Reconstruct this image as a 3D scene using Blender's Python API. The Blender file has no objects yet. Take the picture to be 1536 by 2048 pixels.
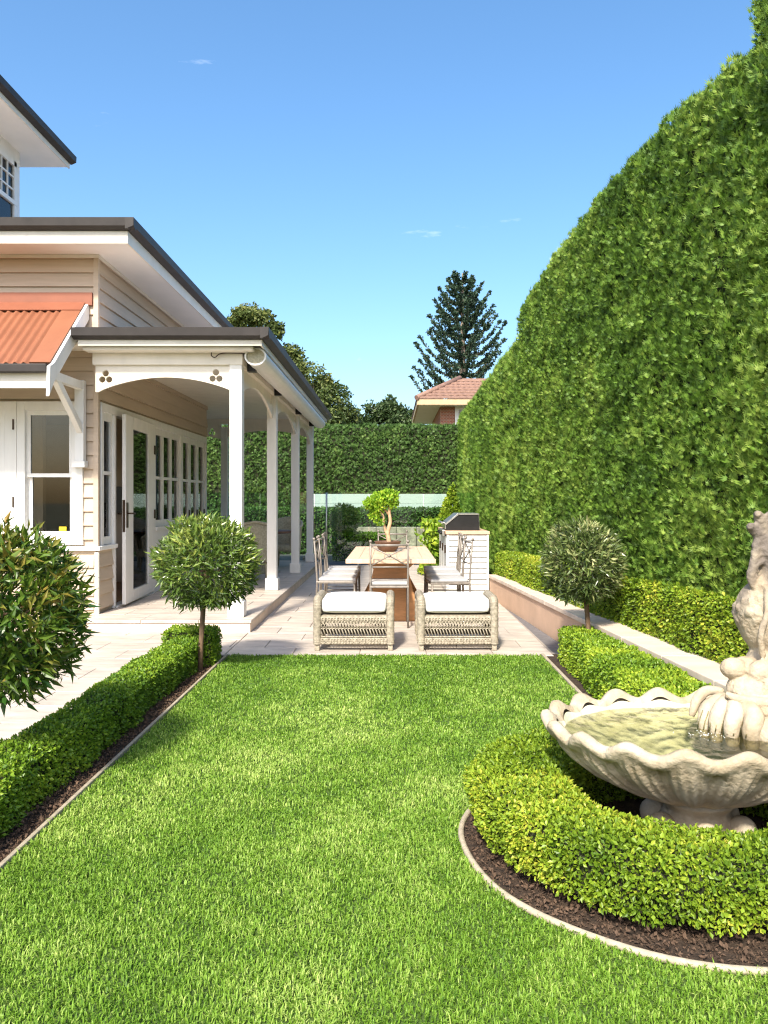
import bpy, bmesh, math, random
import numpy as np
from mathutils import Vector, Matrix
from mathutils.geometry import tessellate_polygon

R = math.radians
sc = bpy.context.scene
col = sc.collection
random.seed(7)
rng = np.random.default_rng(11)

# ------------------------------------------------------------------ camera
cam_d = bpy.data.cameras.new('camera'); cam = bpy.data.objects.new('camera', cam_d); col.objects.link(cam)
cam.location = (0, 0, 1.4); cam.rotation_euler = (R(90), 0, 0)
cam_d.sensor_fit = 'HORIZONTAL'; cam_d.sensor_width = 36; cam_d.lens = 37.5
cam_d.shift_x = -17/1536; cam_d.shift_y = -24/1536
cam_d.clip_start = 0.05; cam_d.clip_end = 2000
sc.camera = cam

# ------------------------------------------------------------------ sky, sun, exposure
SUN_DIR = Vector((-0.17, -0.70, 0.68)).normalized()          # towards the sun: high, behind the camera
sun_el = math.asin(SUN_DIR.z); sun_az = math.atan2(SUN_DIR.x, SUN_DIR.y)
world = bpy.data.worlds.new('World'); sc.world = world; world.use_nodes = True
wt = world.node_tree; wt.nodes.clear()
wo = wt.nodes.new('ShaderNodeOutputWorld'); bg = wt.nodes.new('ShaderNodeBackground')
sky = wt.nodes.new('ShaderNodeTexSky'); sky.sky_type = 'NISHITA'; sky.sun_disc = False
sky.sun_elevation = sun_el; sky.sun_rotation = sun_az; sky.air_density = 1.0; sky.dust_density = 2.7; sky.ozone_density = 2.5
bg.inputs['Strength'].default_value = 0.15
# thin fair-weather cloud wisps, everywhere above the horizon alike
tc = wt.nodes.new('ShaderNodeTexCoord'); mp = wt.nodes.new('ShaderNodeMapping'); mp.inputs['Scale'].default_value = (2.2, 2.2, 9.0)
nz = wt.nodes.new('ShaderNodeTexNoise'); nz.inputs['Scale'].default_value = 2.3; nz.inputs['Detail'].default_value = 7; nz.inputs['Roughness'].default_value = 0.55
rp = wt.nodes.new('ShaderNodeValToRGB'); rp.color_ramp.elements[0].position = 0.66; rp.color_ramp.elements[1].position = 0.86
mx = wt.nodes.new('ShaderNodeMix'); mx.data_type = 'RGBA'; mx.inputs[7].default_value = (7.5, 7.6, 7.8, 1)
ml = wt.nodes.new('ShaderNodeMath'); ml.operation = 'MULTIPLY'; ml.inputs[1].default_value = 0.75
L = wt.links.new
L(tc.outputs['Generated'], mp.inputs['Vector']); L(mp.outputs['Vector'], nz.inputs['Vector']); L(nz.outputs['Fac'], rp.inputs['Fac'])
L(rp.outputs['Color'], ml.inputs[0]); L(ml.outputs[0], mx.inputs[0]); hsv = wt.nodes.new('ShaderNodeHueSaturation'); hsv.inputs['Saturation'].default_value = 1.20; hsv.inputs['Hue'].default_value = 0.496; L(sky.outputs[0], hsv.inputs['Color']); L(hsv.outputs[0], mx.inputs[6]); L(mx.outputs[2], bg.inputs['Color']); L(bg.outputs[0], wo.inputs['Surface'])
sun_d = bpy.data.lights.new('sun', 'SUN'); sun_d.energy = 3.9; sun_d.angle = R(5.0); sun_d.color = (1.0, 0.93, 0.80)
sun = bpy.data.objects.new('sun', sun_d); col.objects.link(sun); sun.location = (-6, -12, 15)
sun.rotation_euler = (-SUN_DIR).to_track_quat('-Z', 'Y').to_euler()
vs = sc.view_settings; vs.view_transform = 'Standard'; vs.look = 'None'; vs.exposure = 1.02; vs.gamma = 1.0; vs.use_curve_mapping = False
sc.render.engine = 'CYCLES'; sc.cycles.use_denoising = True; sc.cycles.denoising_prefilter = 'NONE'; sc.cycles.filter_width = 1.2; sc.cycles.max_bounces = 7; sc.cycles.transparent_max_bounces = 12
sc.cycles.diffuse_bounces = 4; sc.cycles.glossy_bounces = 3; sc.cycles.caustics_reflective = False; sc.cycles.caustics_refractive = False
sc.cycles.sample_clamp_indirect = 6

# ------------------------------------------------------------------ materials
MATS = {}
def nodes_of(name):
    m = bpy.data.materials.new(name); m.use_nodes = True; nt = m.node_tree; nt.nodes.clear()
    out = nt.nodes.new('ShaderNodeOutputMaterial'); return m, nt, out
def M(name, c, rough=0.6, var=0.12, scale=6, stretch=(1, 1, 1), bump=0.0, bscale=80, metal=0.0, orand=0.0, c2=None, spec=0.4, world_co=False, coat=0.0):
    m, nt, out = nodes_of(name); l = nt.links.new
    b = nt.nodes.new('ShaderNodeBsdfPrincipled'); b.inputs['Roughness'].default_value = rough; b.inputs['Metallic'].default_value = metal
    b.inputs['Specular IOR Level'].default_value = spec
    if coat: b.inputs['Coat Weight'].default_value = coat
    if world_co:
        g = nt.nodes.new('ShaderNodeNewGeometry'); co = g.outputs['Position']
    else:
        t = nt.nodes.new('ShaderNodeTexCoord'); co = t.outputs['Object']
    mp = nt.nodes.new('ShaderNodeMapping'); mp.inputs['Scale'].default_value = stretch; l(co, mp.inputs['Vector'])
    n = nt.nodes.new('ShaderNodeTexNoise'); n.inputs['Scale'].default_value = scale; n.inputs['Detail'].default_value = 8; n.inputs['Roughness'].default_value = 0.62
    l(mp.outputs[0], n.inputs['Vector'])
    r = nt.nodes.new('ShaderNodeValToRGB'); e = r.color_ramp.elements; e[0].position = 0.3; e[1].position = 0.72
    a = c2 if c2 else tuple(max(0, x*(1-2*var)) for x in c); d = c if c2 else tuple(min(1, x*(1+var)) for x in c)
    e[0].color = (*a, 1); e[1].color = (*d, 1); l(n.outputs['Fac'], r.inputs['Fac'])
    src = r.outputs['Color']
    if orand:
        oi = nt.nodes.new('ShaderNodeObjectInfo'); mr = nt.nodes.new('ShaderNodeMapRange')
        mr.inputs['To Min'].default_value = 1-orand; mr.inputs['To Max'].default_value = 1+orand; l(oi.outputs['Random'], mr.inputs['Value'])
        hs = nt.nodes.new('ShaderNodeHueSaturation'); l(mr.outputs[0], hs.inputs['Value']); l(src, hs.inputs['Color']); src = hs.outputs['Color']
    l(src, b.inputs['Base Color'])
    if bump:
        n2 = nt.nodes.new('ShaderNodeTexNoise'); n2.inputs['Scale'].default_value = bscale; n2.inputs['Detail'].default_value = 6; l(mp.outputs[0], n2.inputs['Vector'])
        bp = nt.nodes.new('ShaderNodeBump'); bp.inputs['Strength'].default_value = bump; bp.inputs['Distance'].default_value = 0.01
        l(n2.outputs['Fac'], bp.inputs['Height']); l(bp.outputs[0], b.inputs['Normal'])
    l(b.outputs[0], out.inputs['Surface']); MATS[name] = m; return m
def LEAF(name, dark, mid, light, rough=0.5, trans=0.35, spec=0.35):
    m, nt, out = nodes_of(name); l = nt.links.new
    at = nt.nodes.new('ShaderNodeAttribute'); at.attribute_name = 'tint'
    r = nt.nodes.new('ShaderNodeValToRGB'); e = r.color_ramp.elements
    e[0].position = 0.0; e[0].color = (*dark, 1); e[1].position = 1.0; e[1].color = (*light, 1); x = e.new(0.5); x.color = (*mid, 1)
    l(at.outputs['Fac'], r.inputs['Fac'])
    b = nt.nodes.new('ShaderNodeBsdfPrincipled'); b.inputs['Roughness'].default_value = rough; b.inputs['Specular IOR Level'].default_value = spec
    t = nt.nodes.new('ShaderNodeBsdfTranslucent'); mi = nt.nodes.new('ShaderNodeMixShader'); mi.inputs[0].default_value = trans
    l(r.outputs[0], b.inputs['Base Color']); l(r.outputs[0], t.inputs['Color']); l(b.outputs[0], mi.inputs[1]); l(t.outputs[0], mi.inputs[2]); l(mi.outputs[0], out.inputs['Surface'])
    MATS[name] = m; return m
def GLASS(name, tint=(0.93, 0.96, 0.94), refl=1.5, rough=0.02):
    m, nt, out = nodes_of(name); l = nt.links.new
    t = nt.nodes.new('ShaderNodeBsdfTransparent'); t.inputs['Color'].default_value = (*tint, 1)
    g = nt.nodes.new('ShaderNodeBsdfGlossy'); g.inputs['Roughness'].default_value = rough
    f = nt.nodes.new('ShaderNodeFresnel'); f.inputs['IOR'].default_value = refl
    mi = nt.nodes.new('ShaderNodeMixShader'); l(f.outputs[0], mi.inputs[0]); l(t.outputs[0], mi.inputs[1]); l(g.outputs[0], mi.inputs[2]); l(mi.outputs[0], out.inputs['Surface'])
    MATS[name] = m; return m

M('ground', (0.10, 0.11, 0.05), 0.9, 0.3, 0.6, world_co=True)
M('soil', (0.055, 0.035, 0.022), 0.95, 0.4, 25, bump=0.8, bscale=120, world_co=True)
M('lawn_soil', (0.075, 0.13, 0.022), 0.9, 0.3, 18, bump=0.5, bscale=150, world_co=True)
M('paver', (0.52, 0.45, 0.385), 0.55, 0.16, 3.0, (1, 3.0, 1), 0.12, 40, orand=0.07, world_co=True)
M('grout', (0.36, 0.31, 0.26), 0.9, 0.1, 20, world_co=True)
M('dark_grey', (0.16, 0.15, 0.15), 0.7, 0.15, 20, world_co=True)
M('board', (0.52, 0.415, 0.31), 0.5, 0.05, 2.0, (1, 1, 12), 0.05, 60, orand=0.035)
M('cream', (0.77, 0.72, 0.63), 0.45, 0.045, 2.5, (2, 2, 0.7), bump=0.02)
M('white', (0.78, 0.77, 0.74), 0.42, 0.04, 2.5, (3, 3, 0.5), bump=0.02)
M('soffit', (0.86, 0.84, 0.81), 0.6, 0.03, 2)
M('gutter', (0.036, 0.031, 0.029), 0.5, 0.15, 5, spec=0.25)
M('roof_sheet', (0.27, 0.105, 0.055), 0.5, 0.08, 3, bump=0.03)
M('roof_pale', (0.56, 0.48, 0.44), 0.6, 0.06, 3)
M('flashing', (0.26, 0.09, 0.05), 0.55, 0.08, 3)
M('room', (0.55, 0.45, 0.36), 0.8, 0.06, 2)
M('timber_floor', (0.30, 0.16, 0.08), 0.35, 0.25, 3, (1, 14, 1))
M('bronze', (0.07, 0.045, 0.03), 0.4, 0.2, 20, metal=0.6)
M('yellow', (0.85, 0.66, 0.02), 0.5, 0.02)
M('black', (0.012, 0.012, 0.013), 0.35, 0.2)
M('curtain', (0.62, 0.62, 0.58), 0.8, 0.05, 5)
M('stone', (0.54, 0.47, 0.36), 0.8, 0.10, 7, bump=0.7, bscale=45, c2=(0.29, 0.225, 0.14))
M('stone_wet', (0.66, 0.63, 0.50), 0.5, 0.25, 9, bump=0.4, bscale=40, c2=(0.50, 0.47, 0.31))
M('stone_grey', (0.50, 0.43, 0.33), 0.85, 0.2, 7, bump=0.7, bscale=40, c2=(0.16, 0.13, 0.105))
M('stone_weathered', (0.53, 0.455, 0.34), 0.85, 0.2, 9, bump=0.9, bscale=50, c2=(0.30, 0.23, 0.15))
M('render_wall', (0.60, 0.41, 0.29), 0.8, 0.07, 3, bump=0.1, world_co=True)
M('cap', (0.66, 0.54, 0.44), 0.6, 0.10, 3, (1, 2, 1), 0.1, world_co=True)
M('edging', (0.40, 0.34, 0.25), 0.7, 0.15, 30, bump=0.3, world_co=True)
M('trunk', (0.16, 0.10, 0.06), 0.85, 0.3, 30, (1, 1, 0.3), 0.6, 60)
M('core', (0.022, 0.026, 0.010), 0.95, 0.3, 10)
M('wicker', (0.36, 0.315, 0.24), 0.6, 0.25, 40, bump=0.3, bscale=150)
M('cushion', (0.82, 0.81, 0.78), 0.85, 0.02, 8, bump=0.25, bscale=300)
M('seat_pad', (0.42, 0.41, 0.40), 0.8, 0.04, 8, bump=0.2, bscale=300)
M('iron', (0.25, 0.22, 0.19), 0.45, 0.15, 20, metal=0.25)
M('table_wood', (0.70, 0.50, 0.34), 0.5, 0.10, 3, (14, 1, 1), 0.06, 30)
M('table_leg', (0.52, 0.26, 0.11), 0.5, 0.14, 3, (2, 2, 12), 0.08, 30)
M('steel', (0.55, 0.53, 0.50), 0.3, 0.06, 20, (1, 12, 1), metal=0.9)
M('counter', (0.62, 0.42, 0.28), 0.5, 0.08, 10)
M('brown_pot', (0.13, 0.07, 0.045), 0.55, 0.2, 12, bump=0.2)
M('bark_pale', (0.50, 0.33, 0.20), 0.8, 0.2, 20, bump=0.4)
M('pale_reflection', (0.46, 0.50, 0.48), 0.7, 0.04, 2, (1, 1, 8))
M('tile', (0.31, 0.185, 0.135), 0.65, 0.22, 9, bump=0.1, c2=(0.17, 0.095, 0.07), orand=0.1)
M('fascia_tan', (0.50, 0.37, 0.22), 0.6, 0.08)
M('far_bark', (0.20, 0.16, 0.12), 0.9, 0.2, 2)
M('chip', (0.13, 0.08, 0.05), 0.9, 0.3, 30, orand=0.2)
M('wicker_pale', (0.46, 0.42, 0.30), 0.65, 0.2, 40, bump=0.3, bscale=120)
# brick for the house far away
m, nt, out = nodes_of('brick'); b = nt.nodes.new('ShaderNodeBsdfPrincipled'); br = nt.nodes.new('ShaderNodeTexBrick'); t = nt.nodes.new('ShaderNodeTexCoord')
mp = nt.nodes.new('ShaderNodeMapping'); mp.inputs['Rotation'].default_value = (R(90), 0, 0)
br.inputs['Color1'].default_value = (0.36, 0.12, 0.06, 1); br.inputs['Color2'].default_value = (0.26, 0.085, 0.05, 1); br.inputs['Mortar'].default_value = (0.45, 0.38, 0.3, 1)
br.inputs['Scale'].default_value = 4.2; br.inputs['Mortar Size'].default_value = 0.02; b.inputs['Roughness'].default_value = 0.85
nt.links.new(t.outputs['Object'], mp.inputs[0]); nt.links.new(mp.outputs[0], br.inputs['Vector']); nt.links.new(br.outputs['Color'], b.inputs['Base Color']); nt.links.new(b.outputs[0], out.inputs['Surface']); MATS['brick'] = m
GLASS('window_glass', (0.86, 0.88, 0.85), 1.45)
GLASS('fence_glass', (0.80, 0.90, 0.86), 1.55)
# water
m, nt, out = nodes_of('water'); l = nt.links.new
t_ = nt.nodes.new('ShaderNodeBsdfTransparent'); t_.inputs['Color'].default_value = (0.90, 0.91, 0.76, 1)
g_ = nt.nodes.new('ShaderNodeBsdfGlossy'); g_.inputs['Roughness'].default_value = 0.03
f_ = nt.nodes.new('ShaderNodeFresnel'); f_.inputs['IOR'].default_value = 1.33
mi = nt.nodes.new('ShaderNodeMixShader'); n_ = nt.nodes.new('ShaderNodeTexNoise'); n_.inputs['Scale'].default_value = 22; n_.inputs['Detail'].default_value = 4
tc_ = nt.nodes.new('ShaderNodeTexCoord'); l(tc_.outputs['Object'], n_.inputs['Vector'])
bp_ = nt.nodes.new('ShaderNodeBump'); bp_.inputs['Strength'].default_value = 0.35; bp_.inputs['Distance'].default_value = 0.01; l(n_.outputs['Fac'], bp_.inputs['Height'])
l(bp_.outputs[0], g_.inputs['Normal']); l(bp_.outputs[0], f_.inputs['Normal']); l(f_.outputs[0], mi.inputs[0]); l(t_.outputs[0], mi.inputs[1]); l(g_.outputs[0], mi.inputs[2]); l(mi.outputs[0], out.inputs['Surface']); MATS['water'] = m
M('foam', (0.80, 0.82, 0.78), 0.3, 0.03, 30)

LEAF('grass', (0.085, 0.19, 0.014), (0.215, 0.375, 0.038), (0.49, 0.60, 0.165), 0.5, 0.35)
LEAF('box_leaf', (0.07, 0.15, 0.014), (0.19, 0.32, 0.024), (0.44, 0.54, 0.05), 0.4, 0.3)
LEAF('box_leaf_yellow', (0.09, 0.17, 0.012), (0.27, 0.39, 0.028), (0.66, 0.60, 0.08), 0.42, 0.35)
LEAF('cypress', (0.055, 0.120, 0.018), (0.150, 0.275, 0.034), (0.32, 0.43, 0.08), 0.55, 0.3)
LEAF('cypress_far', (0.045, 0.095, 0.022), (0.09, 0.175, 0.036), (0.19, 0.29, 0.065), 0.6, 0.25)  # greens kept dark to put the back hedge's shaded face into the colour
LEAF('topiary_gloss_leaf', (0.045, 0.075, 0.018), (0.12, 0.17, 0.045), (0.48, 0.48, 0.22), 0.3, 0.2, 0.6)  # pale end of the ramp paints in the glossy highlights of the leaves
LEAF('topiary_leaf', (0.050, 0.095, 0.018), (0.13, 0.205, 0.035), (0.40, 0.43, 0.09), 0.28, 0.22, 0.6)
LEAF('red_tip_leaf', (0.030, 0.085, 0.012), (0.11, 0.18, 0.020), (0.34, 0.22, 0.05), 0.32, 0.25, 0.5)
LEAF('gum_leaf', (0.045, 0.080, 0.022), (0.10, 0.14, 0.036), (0.21, 0.22, 0.06), 0.5, 0.3)
LEAF('dark_leaf', (0.020, 0.045, 0.014), (0.04, 0.075, 0.022), (0.085, 0.125, 0.04), 0.5, 0.25)
LEAF('pine_leaf', (0.022, 0.048, 0.028), (0.042, 0.080, 0.046), (0.085, 0.13, 0.07), 0.55, 0.2)
LEAF('bonsai_leaf', (0.11, 0.26, 0.02), (0.26, 0.46, 0.03), (0.50, 0.62, 0.06), 0.45, 0.4)

# grey lichen that has settled on the upper part of the statue
_m = MATS['stone_weathered']; _nt = _m.node_tree; _b = [n for n in _nt.nodes if n.type == 'BSDF_PRINCIPLED'][0]; _src = _b.inputs['Base Color'].links[0].from_socket
_g = _nt.nodes.new('ShaderNodeNewGeometry'); _sx = _nt.nodes.new('ShaderNodeSeparateXYZ'); _nt.links.new(_g.outputs['Position'], _sx.inputs[0])
_n = _nt.nodes.new('ShaderNodeTexNoise'); _n.inputs['Scale'].default_value = 11; _n.inputs['Detail'].default_value = 8; _nt.links.new(_g.outputs['Position'], _n.inputs['Vector'])
_a = _nt.nodes.new('ShaderNodeMath'); _a.operation = 'MULTIPLY_ADD'; _a.inputs[1].default_value = 1.1; _nt.links.new(_n.outputs['Fac'], _a.inputs[0]); _nt.links.new(_sx.outputs['Z'], _a.inputs[2])
_r = _nt.nodes.new('ShaderNodeMapRange'); _r.inputs['From Min'].default_value = 1.38; _r.inputs['From Max'].default_value = 1.75; _nt.links.new(_a.outputs[0], _r.inputs['Value'])
_x = _nt.nodes.new('ShaderNodeMix'); _x.data_type = 'RGBA'; _x.inputs[7].default_value = (0.15, 0.125, 0.105, 1); _nt.links.new(_r.outputs[0], _x.inputs[0]); _nt.links.new(_src, _x.inputs[6]); _nt.links.new(_x.outputs[2], _b.inputs['Base Color'])

# ------------------------------------------------------------------ mesh helpers
class MB:
    def __init__(s): s.v = []; s.f = []; s.sm = []
    def add(s, vs, fs, smooth=False):
        o = len(s.v); s.v += [tuple(v) for v in vs]; s.f += [tuple(i+o for i in f) for f in fs]; s.sm += [smooth]*len(fs); return s
    def box(s, x0, x1, y0, y1, z0, z1):
        return s.add([(x0,y0,z0),(x1,y0,z0),(x1,y1,z0),(x0,y1,z0),(x0,y0,z1),(x1,y0,z1),(x1,y1,z1),(x0,y1,z1)],
                     [(0,3,2,1),(4,5,6,7),(0,1,5,4),(1,2,6,5),(2,3,7,6),(3,0,4,7)])
    def beam(s, a, b, w, h, up=(0,0,1)):
        a = Vector(a); b = Vector(b); d = (b-a).normalized(); u = Vector(up); sd = d.cross(u)
        if sd.length < 1e-4: sd = d.cross(Vector((1,0,0)))
        sd.normalize(); u = sd.cross(d).normalized(); vs = []
        for p in (a, b):
            for i, j in ((-1,-1),(1,-1),(1,1),(-1,1)): vs.append(p+sd*(i*w/2)+u*(j*h/2))
        return s.add(vs, [(0,1,2,3),(7,6,5,4),(0,4,5,1),(1,5,6,2),(2,6,7,3),(3,7,4,0)])
    def tube(s, pts, rad, n=8, cap=True, closed=False):
        pts = [Vector(p) for p in pts]; k = len(pts); rad = rad if hasattr(rad, '__len__') else [rad]*k; vs = []; prev = None
        for i, p in enumerate(pts):
            if closed: t = pts[(i+1) % k]-pts[i-1]
            else: t = pts[min(i+1,k-1)]-pts[max(i-1,0)]
            t.normalize()
            if prev is None:
                u = t.cross(Vector((0,0,1)))
                if u.length < 0.05: u = t.cross(Vector((1,0,0)))
            else: u = prev - t*prev.dot(t)
            u.normalize(); prev = u; w = t.cross(u)
            for j in range(n):
                a = 2*math.pi*j/n; vs.append(p+(u*math.cos(a)+w*math.sin(a))*rad[i])
        fs = []
        for i in range(k if closed else k-1):
            i2 = (i+1) % k
            for j in range(n): fs.append((i*n+j, i*n+(j+1)%n, i2*n+(j+1)%n, i2*n+j))
        s.add(vs, fs, True)
        if cap and not closed:
            o = len(s.v)-len(vs); s.f.append(tuple(o+j for j in range(n))[::-1]); s.f.append(tuple(o+(k-1)*n+j for j in range(n))); s.sm += [False, False]
        return s
    def ball(s, c, r, n=12, m=8):
        r = r if hasattr(r, '__len__') else (r, r, r); vs = []; fs = []
        for i in range(m+1):
            th = math.pi*i/m
            for j in range(n):
                a = 2*math.pi*j/n; vs.append((c[0]+r[0]*math.sin(th)*math.cos(a), c[1]+r[1]*math.sin(th)*math.sin(a), c[2]+r[2]*math.cos(th)))
        for i in range(m):
            for j in range(n): fs.append((i*n+j, (i+1)*n+j, (i+1)*n+(j+1)%n, i*n+(j+1)%n))
        return s.add(vs, fs, True)
    def lathe(s, prof, c=(0,0), n=32):
        vs = []; fs = []
        for r, z in prof:
            for j in range(n):
                a = 2*math.pi*j/n; vs.append((c[0]+r*math.cos(a), c[1]+r*math.sin(a), z))
        for i in range(len(prof)-1):
            for j in range(n): fs.append((i*n+j, i*n+(j+1)%n, (i+1)*n+(j+1)%n, (i+1)*n+j))
        return s.add(vs, fs, True)
    def prism(s, poly, fn, t0, t1, holes=()):
        """poly / holes: 2-D loops; fn(a, b, t) -> 3-D point; extruded between t0 and t1."""
        loops = [list(poly)]+[list(h) for h in holes]; flat = [p for lp in loops for p in lp]; n = len(flat)
        tri = tessellate_polygon([[Vector((p[0], p[1], 0)) for p in lp] for lp in loops])
        vs = [fn(p[0], p[1], t0) for p in flat]+[fn(p[0], p[1], t1) for p in flat]; fs = []
        for a, b, c in tri: fs += [(a, b, c), (n+c, n+b, n+a)]
        o = 0
        for lp in loops:
            k = len(lp)
            for i in range(k): fs.append((o+i, o+(i+1)%k, n+o+(i+1)%k, n+o+i))
            o += k
        return s.add(vs, fs)
    def build(s, name, mat, parent=None, bevel=0.0, fix=True):
        me = bpy.data.meshes.new(name); me.from_pydata(s.v, [], s.f); me.update()
        me.polygons.foreach_set('use_smooth', s.sm)
        if fix:
            bm = bmesh.new(); bm.from_mesh(me); bmesh.ops.recalc_face_normals(bm, faces=bm.faces); bm.to_mesh(me); bm.free()
        return link(name, me, mat, parent, bevel)
def link(name, me, mat, parent=None, bevel=0.0):
    o = bpy.data.objects.new(name, me); col.objects.link(o)
    if mat: me.materials.append(MATS[mat])
    if parent is not None: attach(o, parent)
    if bevel:
        bv = o.modifiers.new('bevel', 'BEVEL'); bv.width = bevel; bv.segments = 2; bv.limit_method = 'ANGLE'; bv.angle_limit = R(40)
    return o
def base_of(p):
    v = Vector((0, 0, 0))
    while p is not None: v += p.location; p = p.parent
    return v
WORLD = {}
def attach(o, parent):
    o.parent = parent
    if parent.get('_w', 0):                        # geometry given in world coordinates under a moved Empty
        o.matrix_parent_inverse = Matrix.Translation(-parent.location)
def thing(name, label, cat, loc=(0,0,0), group=None, world_co=True):
    o = bpy.data.objects.new(name, None); col.objects.link(o); o.location = loc; o.empty_display_size = 0.1
    o['label'] = label; o['category'] = cat
    if group: o['group'] = group
    if world_co: o['_w'] = 1
    return o
def tag(o, label=None, cat=None, group=None, kind=None):
    if label: o['label'] = label
    if cat: o['category'] = cat
    if group: o['group'] = group
    if kind: o['kind'] = kind
    return o
def copy_tree(o, parent=None):
    c = o.copy(); col.objects.link(c); c.parent = parent
    for ch in list(o.children): copy_tree(ch, c)
    return c

def np_mesh(name, V, F, mat, parent=None, tint=None, smooth=False):
    V = np.ascontiguousarray(V, dtype=np.float32).reshape(-1, 3); F = np.ascontiguousarray(F, dtype=np.int32); n, k = F.shape
    me = bpy.data.meshes.new(name); me.vertices.add(len(V)); me.vertices.foreach_set('co', V.ravel())
    me.loops.add(n*k); me.loops.foreach_set('vertex_index', F.ravel()); me.polygons.add(n)
    me.polygons.foreach_set('loop_start', np.arange(0, n*k, k, dtype=np.int32)); me.update(calc_edges=True)
    if tint is not None:
        a = me.attributes.new('tint', 'FLOAT', 'POINT'); a.data.foreach_set('value', np.ascontiguousarray(tint, dtype=np.float32))
    me.polygons.foreach_set('use_smooth', np.full(n, smooth))
    return link(name, me, mat, parent)
def unit(a): return a/np.maximum(np.linalg.norm(a, axis=1, keepdims=True), 1e-9)
def vnoise(p, s, seed=0):
    """value noise in 0..1, p (N,3), feature size s"""
    q = np.asarray(p)/s+seed*17.3; i = np.floor(q).astype(np.int64); f = q-i; f = f*f*(3-2*f); r = 0
    for dx in (0, 1):
        for dy in (0, 1):
            for dz in (0, 1):
                h = (i[:,0]+dx)*374761393+(i[:,1]+dy)*668265263+(i[:,2]+dz)*1274126177+seed*974634
                h = (h ^ (h >> 13))*1274126177; h = (h ^ (h >> 16)) & 0xffff
                w = (f[:,0] if dx else 1-f[:,0])*(f[:,1] if dy else 1-f[:,1])*(f[:,2] if dz else 1-f[:,2]); r = r+w*(h/65535.0)
    return r
def scatter(T, n):
    T = np.asarray(T, dtype=float); c = np.cross(T[:,1]-T[:,0], T[:,2]-T[:,0]); a = np.linalg.norm(c, axis=1)
    i = rng.choice(len(T), n, p=a/a.sum()); u = rng.random((n, 1)); v = rng.random((n, 1)); w = (u+v) > 1; u = np.where(w, 1-u, u); v = np.where(w, 1-v, v)
    return T[i,0]+u*(T[i,1]-T[i,0])+v*(T[i,2]-T[i,0]), unit(c)[i]
def tri_area(T): T = np.asarray(T, dtype=float); return 0.5*np.linalg.norm(np.cross(T[:,1]-T[:,0], T[:,2]-T[:,0]), axis=1).sum()

LEAF_BOX = (np.array([(0,0,0),(0.30,0.55,0.10),(0,1,0),(-0.30,0.55,0.10)]), np.array([(0,1,2),(0,2,3)]))
LEAF_LONG = (np.array([(0,0,0),(0.135,0.42,0.05),(-0.135,0.42,0.05),(0,0.45,0.0),(0,1,-0.12)]), np.array([(0,1,3),(0,3,2),(3,1,4),(2,3,4)]))
def _spray():
    v = []; f = []
    for a, ln in ((-44, .60), (-21, .85), (1, 1.0), (22, .82), (46, .56)):
        s, c = math.sin(R(a)), math.cos(R(a)); o = len(v); w = 0.085
        v += [(s*ln*.12+c*w, c*ln*.12-s*w, 0.03), (s*ln, c*ln, -.06), (s*ln*.12-c*w, c*ln*.12+s*w, 0.0)]; f += [(o, o+1, o+2)]
    return np.array(v), np.array(f)
LEAF_SPRAY = _spray()
def leaves(name, pos, nrm, size, tmpl, mat, parent, tint, out=0.5, wild=0.6, up=0.0, roll=0.5):
    n = len(pos); t, f = tmpl
    ax = unit(nrm*out+rng.normal(size=(n,3))*wild+np.array([0,0,up])); sd = unit(np.cross(ax, nrm)+rng.normal(size=(n,3))*roll); sd = unit(sd-ax*(sd*ax).sum(1, keepdims=True)); nn = np.cross(sd, ax)
    s = np.asarray(size).reshape(-1,1,1)
    V = pos[:,None,:]+s*(t[None,:,0:1]*sd[:,None,:]+t[None,:,1:2]*ax[:,None,:]+t[None,:,2:3]*nn[:,None,:])
    F = (np.arange(n)[:,None,None]*len(t)+f[None]).reshape(-1,3)
    o = np_mesh(name, V, F, mat, parent, np.repeat(np.clip(tint,0,1), len(t)))
    o['kind'] = 'stuff'; return o

def sweep_tris(Lp, Rp, prof, closed=False, caps=True, taper_top=None):
    """Lp/Rp: left and right ground lines; prof: [(u 0..1 from left to right, z)] or a function of the station"""
    k = len(Lp); rings = []
    for i in range(k):
        pr = prof(i) if callable(prof) else prof
        rings.append([(Lp[i][0]+(Rp[i][0]-Lp[i][0])*u, Lp[i][1]+(Rp[i][1]-Lp[i][1])*u, z) for u, z in pr])
    T = []
    for i in range(k if closed else k-1):
        a, b = rings[i], rings[(i+1) % k]
        for j in range(len(a)-1): T += [(a[j], b[j], b[j+1]), (a[j], b[j+1], a[j+1])]
    if caps and not closed:
        for r, fl in ((rings[0], 0), (rings[-1], 1)):
            c = tuple(np.mean(np.array(r), axis=0))
            rr = list(r)+[r[0]]
            for j in range(len(rr)-1): T.append((c, rr[j], rr[j+1]) if not fl else (c, rr[j+1], rr[j]))
    return np.array(T)
def orient(T, ctr_fn=None):
    """make every normal point away from the mean axis of the hedge"""
    return T
def prof_box(z0, z1, ch=0.12, chz=0.03): return [(0, z0), (0, z1-chz), (ch, z1), (1-ch, z1), (1, z1-chz), (1, z0)]
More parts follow.
